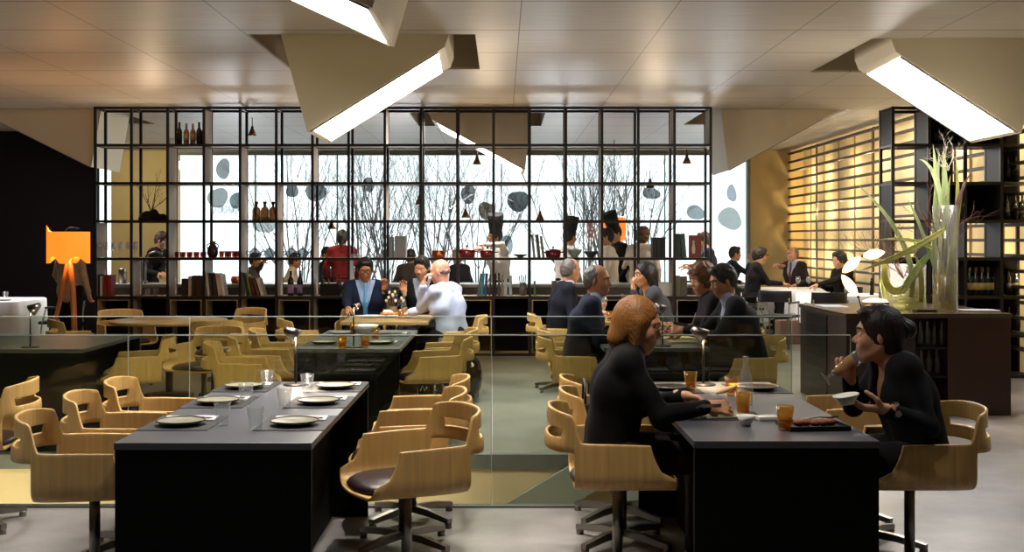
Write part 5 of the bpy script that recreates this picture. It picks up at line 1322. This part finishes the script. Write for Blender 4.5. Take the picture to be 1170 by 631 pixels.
# ------------------------------------------------------------------ on the bar counter
KZ = .9005
t = thing('drum_lamp', 'low metal drum lamp glowing on the left of the bar counter', 'lamp', (X(1000, 10.6), 10.6, KZ))
MB().lathe([(0, 0), (.118, 0), (.122, .004), (.122, .085), (.115, .085), (.11, .01), (0, .01)], 36).build('drum', mat('drum_metal', '#7a6a55', .35, metal=.7), t)
MB().lathe([(0, .118), (.05, .113), (.09, .10), (.112, .086), (0, .086)], 32).build('diffuser', emis('drum_glow', '#ffd9a0', 4.5), t)
point('drum_lamp_light', (X(1000, 10.6), 10.6, KZ+.22), 5, (1, .75, .45), .06)
t = thing('leaf_lamp', 'table lamp of three glowing leaf-shaped shades on a jointed stem', 'lamp', (X(985, 10.5), 10.5, KZ))
o = Vector((X(985, 10.5), 10.5, KZ))
MB().lathe([(0, .012), (.05, .01), (.05, 0), (0, 0)], 20).build('base', M_BLACKMETAL, t)
j = [P(984, 350, 10.5), P(981, 340, 10.5), P(961, 313, 10.5), P(984, 293, 10.5), P(1012, 288, 10.5)]
MB().tube([(0, 0, .01), j[1]-o], .007, 8).build('stem', M_BLACKMETAL, t)
for a, b_ in ((j[1], j[2]), (j[2], j[3]), (j[3], j[4])):
    d = b_-a; L = d.length; M = Vector((0, 0, 1)).rotation_difference(d).to_matrix(); bb = MB()
    bb.lathe([(0, L*.06), (.022, L*.16), (.040, L*.35), (.044, L*.5), (.036, L*.7), (.018, L*.88), (0, L*.97)], 18, a-o, M)
    bb.build('leaf_shade', glow('leaf_glow', '#ffc878', 2.6, '#f2e4c4'), t)
    bb = MB(); bb.tube([a-o+d*.0, a-o+d*.07], .012, 8); bb.build('joint', M_BLACKMETAL, t)
# vases and plants
def leaf(pts, w, m, t, name='leaf', twist=0):
    pts = [Vector(p) for p in pts]; n = 14; rows = []
    def bez(u):
        q = pts[:]
        while len(q) > 1: q = [q[i]*(1-u)+q[i+1]*u for i in range(len(q)-1)]
        return q[0]
    for i in range(n+1):
        u = i/n; p = bez(u); d = (bez(min(1, u+.02))-bez(max(0, u-.02))).normalized(); s = d.cross(Vector((0, -1, 0.15))).normalized()
        if twist: s = Quaternion(d, twist*u)@s
        nn = s.cross(d).normalized(); ww = 1.25*w*(math.sin(PI*min(1, .18+u*.82))**.7)*(1-.2*u); 
        rows.append([p-s*ww+nn*ww*.35, p-s*ww*.5+nn*ww*.08, p, p+s*ww*.5+nn*ww*.08, p+s*ww+nn*ww*.35])
    b = MB(); b.grid(rows); ob_ = b.build(name, m, t); md = ob_.modifiers.new('s', 'SOLIDIFY'); md.thickness = .003; finish(ob_, None); return ob_
M_LEAF = mat('variegated_leaf', '#b4c08a', .45, scale=14, stretch=(1, 1, .2), col2='#74905a'); M_LEAF2 = mat('yellow_green_leaf', '#c2bc6a', .45, scale=14, col2='#8a9648')
VD = 10.58
t = thing('tall_glass_vase', 'tall clear cylinder vase filled with yellow-green water on the bar counter', 'vase', (X(1080, VD), VD, KZ))
MB().lathe([(0, 0), (.108, 0), (.11, .004), (.11, .96), (.104, .96), (.104, .012), (0, .012)], 40).build('vase_wall', M_GLASSF, t)
MB().lathe([(0, .013), (.103, .013), (.103, .34), (0, .34)], 36).build('water', glass('yellow_water', '#d8cf60', .12, body=.22, bodycol='#b8a828'), t)
t = thing('low_glass_vase', 'wide low clear vase left of the tall one, holding leaves and twigs', 'vase', (X(1032, 10.9), 10.9, KZ))
MB().lathe([(0, 0), (.20, 0), (.205, .004), (.205, .42), (.199, .42), (.199, .012), (0, .012)], 40).build('vase_wall', M_GLASSF, t)
MB().lathe([(0, .013), (.198, .013), (.198, .20), (0, .20)], 36).build('water', glass('pale_water', '#dfe0b0', .12, body=.06, bodycol='#b8a828'), t)
t = thing('flax_arrangement', 'variegated sword-leaf arrangement with tangled twigs rising from the tall vase', 'plant', (X(1080, VD), VD, KZ)); o = Vector((X(1080, VD), VD, KZ))
def Q(px, py, d=VD): return P(px, py, d)-o
for pts, w_, m in [([Q(1078, 345), Q(1076, 260), Q(1066, 165)], .040, M_LEAF), ([Q(1082, 345), Q(1080, 250), Q(1078, 168)], .038, M_LEAF), ([Q(1074, 345), Q(1100, 270), Q(1092, 178)], .026, M_LEAF2), ([Q(1080, 330), Q(1084, 240, VD-.1), Q(1070, 185), Q(1050, 182)], .024, M_LEAF),
                   ([Q(1080, 325), Q(1080, 255, VD-.1), Q(1098, 215), Q(1110, 196)], .016, mat('purple_stem', '#6a5058', .5)), ([Q(1082, 300), Q(1060, 268), Q(1003, 274)], .018, M_LEAF2), ([Q(1080, 262, VD-.16), Q(1035, 292, VD-.25), Q(984, 309, VD-.2)], .022, M_LEAF2),
                   ([Q(1083, 345), Q(1092, 300), Q(1075, 250), Q(1086, 200)], .03, M_LEAF2), ([Q(1076, 345), Q(1070, 290), Q(1073, 220)], .035, M_LEAF), ([Q(1070, 330), Q(1066, 250), Q(1073, 176)], .030, M_LEAF), ([Q(1088, 335), Q(1088, 260), Q(1102, 205)], .022, M_LEAF2), ([Q(1072, 320), Q(1050, 250), Q(1036, 226)], .015, M_LEAF)]:
    leaf(pts, w_, m, t)
point('plant_fill', (X(1060, 10.4), 10.1, 2.2), 10, (1, .93, .82), .1)  # added fill to lighten the leaves, no lamp stands here
tw = twigs(t, Q(1084, 195), 7, .24, .0026, mat('pale_twig', '#b5a89c', .6), 11, spread=1.7, name='pale_twigs')
twigs(t, Q(1078, 300), 7, .45, .0045, mat('red_brown_twig', '#5e3a26', .7), 12, spread=.9, name='brown_twigs')
for k in range(26):
    r_ = R.uniform(.02, .09); a = R.uniform(0, 6.28); z0 = R.uniform(.02, .2)
    MB().tube([(r_*math.cos(a), r_*math.sin(a), z0), (r_*.8*math.cos(a+.6), r_*.8*math.sin(a+.6), z0+.3), (r_*math.cos(a+1), r_*math.sin(a+1), z0+.55)], .005, 5).build('stalk', M_LEAF2 if k % 2 else M_LEAF, t)
t = thing('bent_leaf_arrangement', 'bent green leaves and tangled reddish twigs in the low vase', 'plant', (X(1032, 10.9), 10.9, KZ)); VD = 10.9; o = Vector((X(1032, VD), VD, KZ))
for pts, w_, m in [([Q(1040, 340), Q(1050, 310), Q(1030, 255), Q(980, 211)], .022, M_LEAF), ([Q(1010, 302), Q(1008, 345), Q(1035, 346), Q(1062, 288)], .03, M_LEAF2), ([Q(1030, 335), Q(1050, 300), Q(1068, 285)], .03, M_LEAF), ([Q(1052, 345), Q(1055, 310), Q(1045, 290)], .02, M_LEAF2), ([Q(1012, 345), Q(1006, 320), Q(1010, 300)], .02, M_LEAF)]:
    leaf(pts, w_, m, t)
twigs(t, Q(1032, 318), 9, .42, .0045, mat('red_brown_twig', '#5e3a26'), 21, spread=1.1, name='brown_twigs')
twigs(t, Q(1015, 300), 5, .40, .003, mat('olive_twig', '#6d6a38', .7), 25, up=(-.9, 0, .5), spread=.7, name='olive_twigs')
t = thing('paper_stack', 'flat stack of pale papers at the right end of the bar counter top', 'papers', (X(1118, 10.6), 10.6, KZ)); MB().box((-.16, -.1, 0), (.16, .1, .012), .002).build('sheets', mat('paper_grey', '#a9b0bc', .6), t)
t = thing('serving_tray', 'small dark tray between the vases on the bar counter', 'tray', (X(1056, 10.5), 10.5, KZ)); MB().box((-.09, -.07, 0), (.09, .07, .02), .004).build('tray_body', M_BLACKMETAL, t)
t = thing('menu_folder', 'pale blue folder on the left end of the bar counter', 'menu', (X(950, 11.3), 11.3, KZ)); MB().box((-.12, -.15, 0), (.12, .15, .01), .002).build('folder', mat('folder_blue', '#9aa6c0', .5), t)

# ------------------------------------------------------------------ floor lamp, left
LD = 13.0
t = thing('floor_lamp', 'wooden tripod floor lamp with wing-shaped glowing veneer shade', 'floor lamp', (X(78, LD), LD, 0)); o = Vector((X(78, LD), LD, 0))
def Q2(px, py): return P(px, py, LD)-o
rows = []
for i in range(25):
    a = PI*1.0*(i/24); 
top_l, bot_l = Z(264, LD), Z(294, LD)
prof = []
n = 32
b = MB(); rows = [[], [], [], []]
for i in range(n+1):
    u = i/n; x = (u-.5)*.49; y = -.17*math.cos((u-.5)*PI)  # curved front
    zt = Z(265, LD)+(.075*max(0, 1-u/.07)); zb = Z(297.5, LD)+.035*abs(math.sin(PI*(u*2))) if True else 0
    zb = Z(301, LD)+.075*(math.sin(PI*min(1, max(0, (abs(u-.5)-.08)/.36))) if abs(u-.5) > .08 else 0)
    rows[0].append(Vector((x, y, zt))); rows[1].append(Vector((x, y, zt*.66+zb*.34))); rows[2].append(Vector((x, y, zt*.33+zb*.67))); rows[3].append(Vector((x, y, zb)))
b.grid(rows); sh1 = b.build('lamp_shade', glow('veneer_glow', '#ff7a20', .85, '#c8752c'), t); md = sh1.modifiers.new('s', 'SOLIDIFY'); md.thickness = .004; finish(sh1, None)
b = MB(); rows = [[Vector((v.x, -v.y, v.z)) for v in r] for r in rows]; b.grid(rows); sh2 = b.build('lamp_shade', glow('veneer_glow', '#ff7a20', .85), t); md = sh2.modifiers.new('s', 'SOLIDIFY'); md.thickness = .004; finish(sh2, None)
m = mat('orange_wood', '#b06a2c', .4, var=.12, scale=8)
for e, y_ in ((Q2(49, 432), -.10), (Q2(90, 432), -.16), (Q2(78, 428), .28)):
    e = Vector((e.x, y_, .0)); s0 = Vector((.01, 0, Z(292, LD))); md_ = s0.lerp(e, .45)+Vector((.02, 0, 0)); b = MB()
    b.tube([s0, s0.lerp(md_, .5)+Vector((.008, 0, 0)), md_, md_.lerp(e, .5), e], [.028, .030, .024, .019, .016], 8); b.build('leg', m, t)
MB().ell((0, 0, Z(280, LD)), (.035, .035, .05), 12).build('bulb', emis('amber_bulb', '#ffb060', 12), t)
point('floor_lamp_light', (X(78, LD), LD, Z(275, LD)), 45, (1, .55, .22), .05)
t = thing('round_glass_jar', 'large dark round glass jar on the floor behind the second left table', 'jar', (X(527, 11.75), 11.2, 0))
MB().lathe([(0, 0), (.10, 0), (.17, .04), (.215, .14), (.225, .25), (.20, .37), (.13, .46), (.06, .50), (.05, .56), (.062, .57), (.055, .57), (.045, .50), (.12, .45), (.19, .36), (.21, .25), (.16, .05), (0, .02)], 40).build('jar_wall', glass('smoky_glass', '#4a5055', .3, body=.25, bodycol='#15181b'), t)
t = thing('shopping_bag', 'black bag with white scrawled lettering under the chairs right of the second left table', 'bag', (X(487, 9.6), 10.45, 0), .1)
MB().box((-.13, -.06, 0), (.13, .06, .28), .01).build('bag_body', M_BLACKMETAL, t)
b = MB()
for k, pts in enumerate([[(-.11, .20), (-.09, .25), (-.07, .20), (-.05, .24)], [(-.03, .19), (-.03, .25), (.0, .22), (-.02, .20)], [(.02, .25), (.02, .20), (.05, .21), (.05, .25)], [(.07, .20), (.08, .25), (.11, .24), (.09, .22), (.12, .20)]]):
    MB().tube([(a, -.0635, c) for a, c in pts], .004, 6).build('white_mark', M_WHITE, t)
t = thing('paper_bag', 'pinkish paper bag on the floor under the dark chairs at the right', 'bag', (X(903, 17.2), 17.3, 0), .2)
MB().box((-.18, -.1, 0), (.18, .1, .36), .02).build('bag_body', mat('pink_paper', '#8a6a5c', .8), t); MB().tube([(-.07, -.1, .35), (-.05, -.1, .46), (.05, -.1, .46), (.07, -.1, .35)], .006, 6).build('handle', mat('pink_paper', '#8a6a5c'), t)
# things on clothed tables
for px, py, d, l in [(912, 318, 18.9, 'wine glass in front of the woman in black turtleneck'), (924, 318, 19.0, 'wine glass right of the older man')]: wineglass('wine_glass', l, (X(px, d), d, .7505), .20, .04)
for k, (x, y) in enumerate([(-6.95, 15.4), (-6.7, 15.7), (-7.2, 15.6), (-7.4, 15.35)]): place(TUM, USED, (x, y, .7505), 0, 'clear tumbler on the left clothed table, ' + ['second from the right', 'rightmost', 'second from the left', 'leftmost'][k], group='tumblers on the left clothed table')
place(PWH, USED, (-6.55, 15.3, .7505), 0, 'white plate on the left clothed table'); place(PWH, USED, (4.7, 16.85, .7505), 0, 'white plate on the clothed table behind the leaf lamp')
place(TUM, USED, (5.0, 16.9, .7505), 0, 'clear tumbler on the clothed table behind the leaf lamp')
t = thing('pepper_mill', 'dark tall pepper mill on the clothed table behind the leaf lamp', 'pepper mill', (X(996, 16.8), 16.8, .7505)); MB().lathe([(0, 0), (.03, 0), (.026, .06), (.018, .12), (.026, .17), (.024, .2), (.012, .21), (.02, .235), (0, .25)], 16).build('mill_body', M_BLACKMETAL, t)
t = thing('arc_table_lamp', 'thin brass mushroom lamp against the beige wall at the right', 'lamp', (X(867, 22.6), 22.6, 0))
MB().tube([(0, 0, 0), (0, 0, Z(291, 22.6))], .012, 8).build('pole', M_BRASS, t); MB().lathe([(0, .05), (.12, .03), (.24, -.01), (.235, -.015), (.1, .02), (0, .035)], 24, (0, 0, Z(291, 22.6))).build('lamp_cap', M_BRASS, t); MB().lathe([(0, .02), (.15, .01), (.15, 0), (0, 0)], 20).build('base', M_BRASS, t)

# ------------------------------------------------------------------ pebble-shaped panels on the window
PEB = [(255, 193, 17, 22, '#a9adae', 'small grey pebble-shaped sticker high in the left window bay'), (249, 226, 22, 24, '#b4b8b8', 'pale round sticker above the wine glasses'), (270, 229, 16, 18, '#9aa4aa', 'darker round sticker right of the pale one above the wine glasses'), (334, 218, 13, 17, '#8e9496', 'grey oval sticker at the left edge of the bare trees'),
       (361, 220, 22, 22, '#9a9c9c', 'grey sticker in the second window bay behind the trees'), (421, 211, 14, 16, '#a8aaaa', 'faint sticker in the middle window bay'), (535, 222, 18, 20, '#909496', 'grey pebble sticker left of the largest ones'), (556, 241, 18, 22, '#7f7462', 'brownish pebble sticker above the bending chef'),
       (592, 230, 23, 26, '#6f7474', 'large dark grey pebble sticker right of the centre'), (744, 221, 20, 14, '#9ba1a4', 'grey sticker above the tall black hat'), (795, 243, 22, 16, '#b8c0c4', 'pale sticker near the right end of the shelf'), (836, 221, 11, 20, '#c4cad4', 'narrow pale sticker at the right end of the window'), (834, 250, 26, 26, '#c9cfd0', 'large pale disc low at the right end of the window'), (302, 257, 24, 20, '#d8dcdc', 'wide pale disc above the glass teapots'), (576, 282, 20, 26, '#bcc8cc', 'pale blue disc behind the bending chef')]
for i, (px, py, w_, h_, c, l) in enumerate(PEB):
    y = YB+.03; R.seed(i); ph = [R.uniform(0, 6.28) for _ in range(3)]; n = 28; pts = []
    for k in range(n):
        a = 2*PI*k/n; r = 1+.10*math.sin(2*a+ph[0])+.06*math.sin(3*a+ph[1]); pts.append((w_/2/F*y*r*math.cos(a), h_/2/F*y*r*math.sin(a)))
    b = MB().prism(pts, 1, -.004, .004); ln_ = [min(1, v/2.0)**.5 for v in lin(c)[:3]]; hx_ = '#'+''.join('%02x' % int(255*(1.055*v**(1/2.4)-.055)) for v in ln_)
    one('window_sticker', l, 'window sticker', b, glass('pebble_'+c[1:], hx_, .02, body=.06, bodycol=c), (X(px, y), y, Z(py, y)))

# ------------------------------------------------------------------ bare trees outside
def bare_tree(x, y, h, label, seed, n=7):
    R = random.Random(seed); b = MB()
    def grow(p, d, L, r, k, ns=5):
        pts = [p]; rr = [r]
        for i in range(ns):
            d = (d+Vector((R.uniform(-1, 1), R.uniform(-1, 1), R.uniform(.0, .35)))*.13).normalized(); p = p+d*L/ns; pts.append(p); rr.append(r*(1-.65*(i+1)/ns))
            if k > 0 and (i > 0 or k < 2):
                for _ in range(2 if k > 1 else 1):
                    if R.random() < .85: grow(p, (d+Vector((R.uniform(-1, 1), R.uniform(-1, 1), .15))*.62).normalized(), L*R.uniform(.4, .62), rr[-1]*.62, k-1, 4)
        b.tube(pts, rr, 4, cap=False)
    for i in range(n):
        a = R.uniform(0, 6.28); sp = R.uniform(.08, .42); grow(Vector((0, 0, 0)), Vector((math.cos(a)*sp, math.sin(a)*sp, 1)).normalized(), h*R.uniform(.75, 1.0), .029, 3)
    o = b.build('bare_tree', mat('bark_grey', '#6e6764', .9)); o.location = (x, y, -.35); return tag(o, label, 'tree', 'bare trees outside the window')
TR = [(345, 27, 'just right of the apothecary bottles'), (410, 28, 'behind the woman in red'), (448, 26.5, 'left of the window centre'), (497, 27, 'behind the copper pan'), (545, 28.5, 'left of the largest grey sticker'), (665, 27, 'behind the second chef'), (697, 26.6, 'behind the bareheaded cook'), (728, 28, 'behind the cook in the white jacket')]
for i, (px, y, w_) in enumerate(TR): bare_tree(X(px, y), y, 3.7, 'bare tree outside '+w_, i+3, 8)
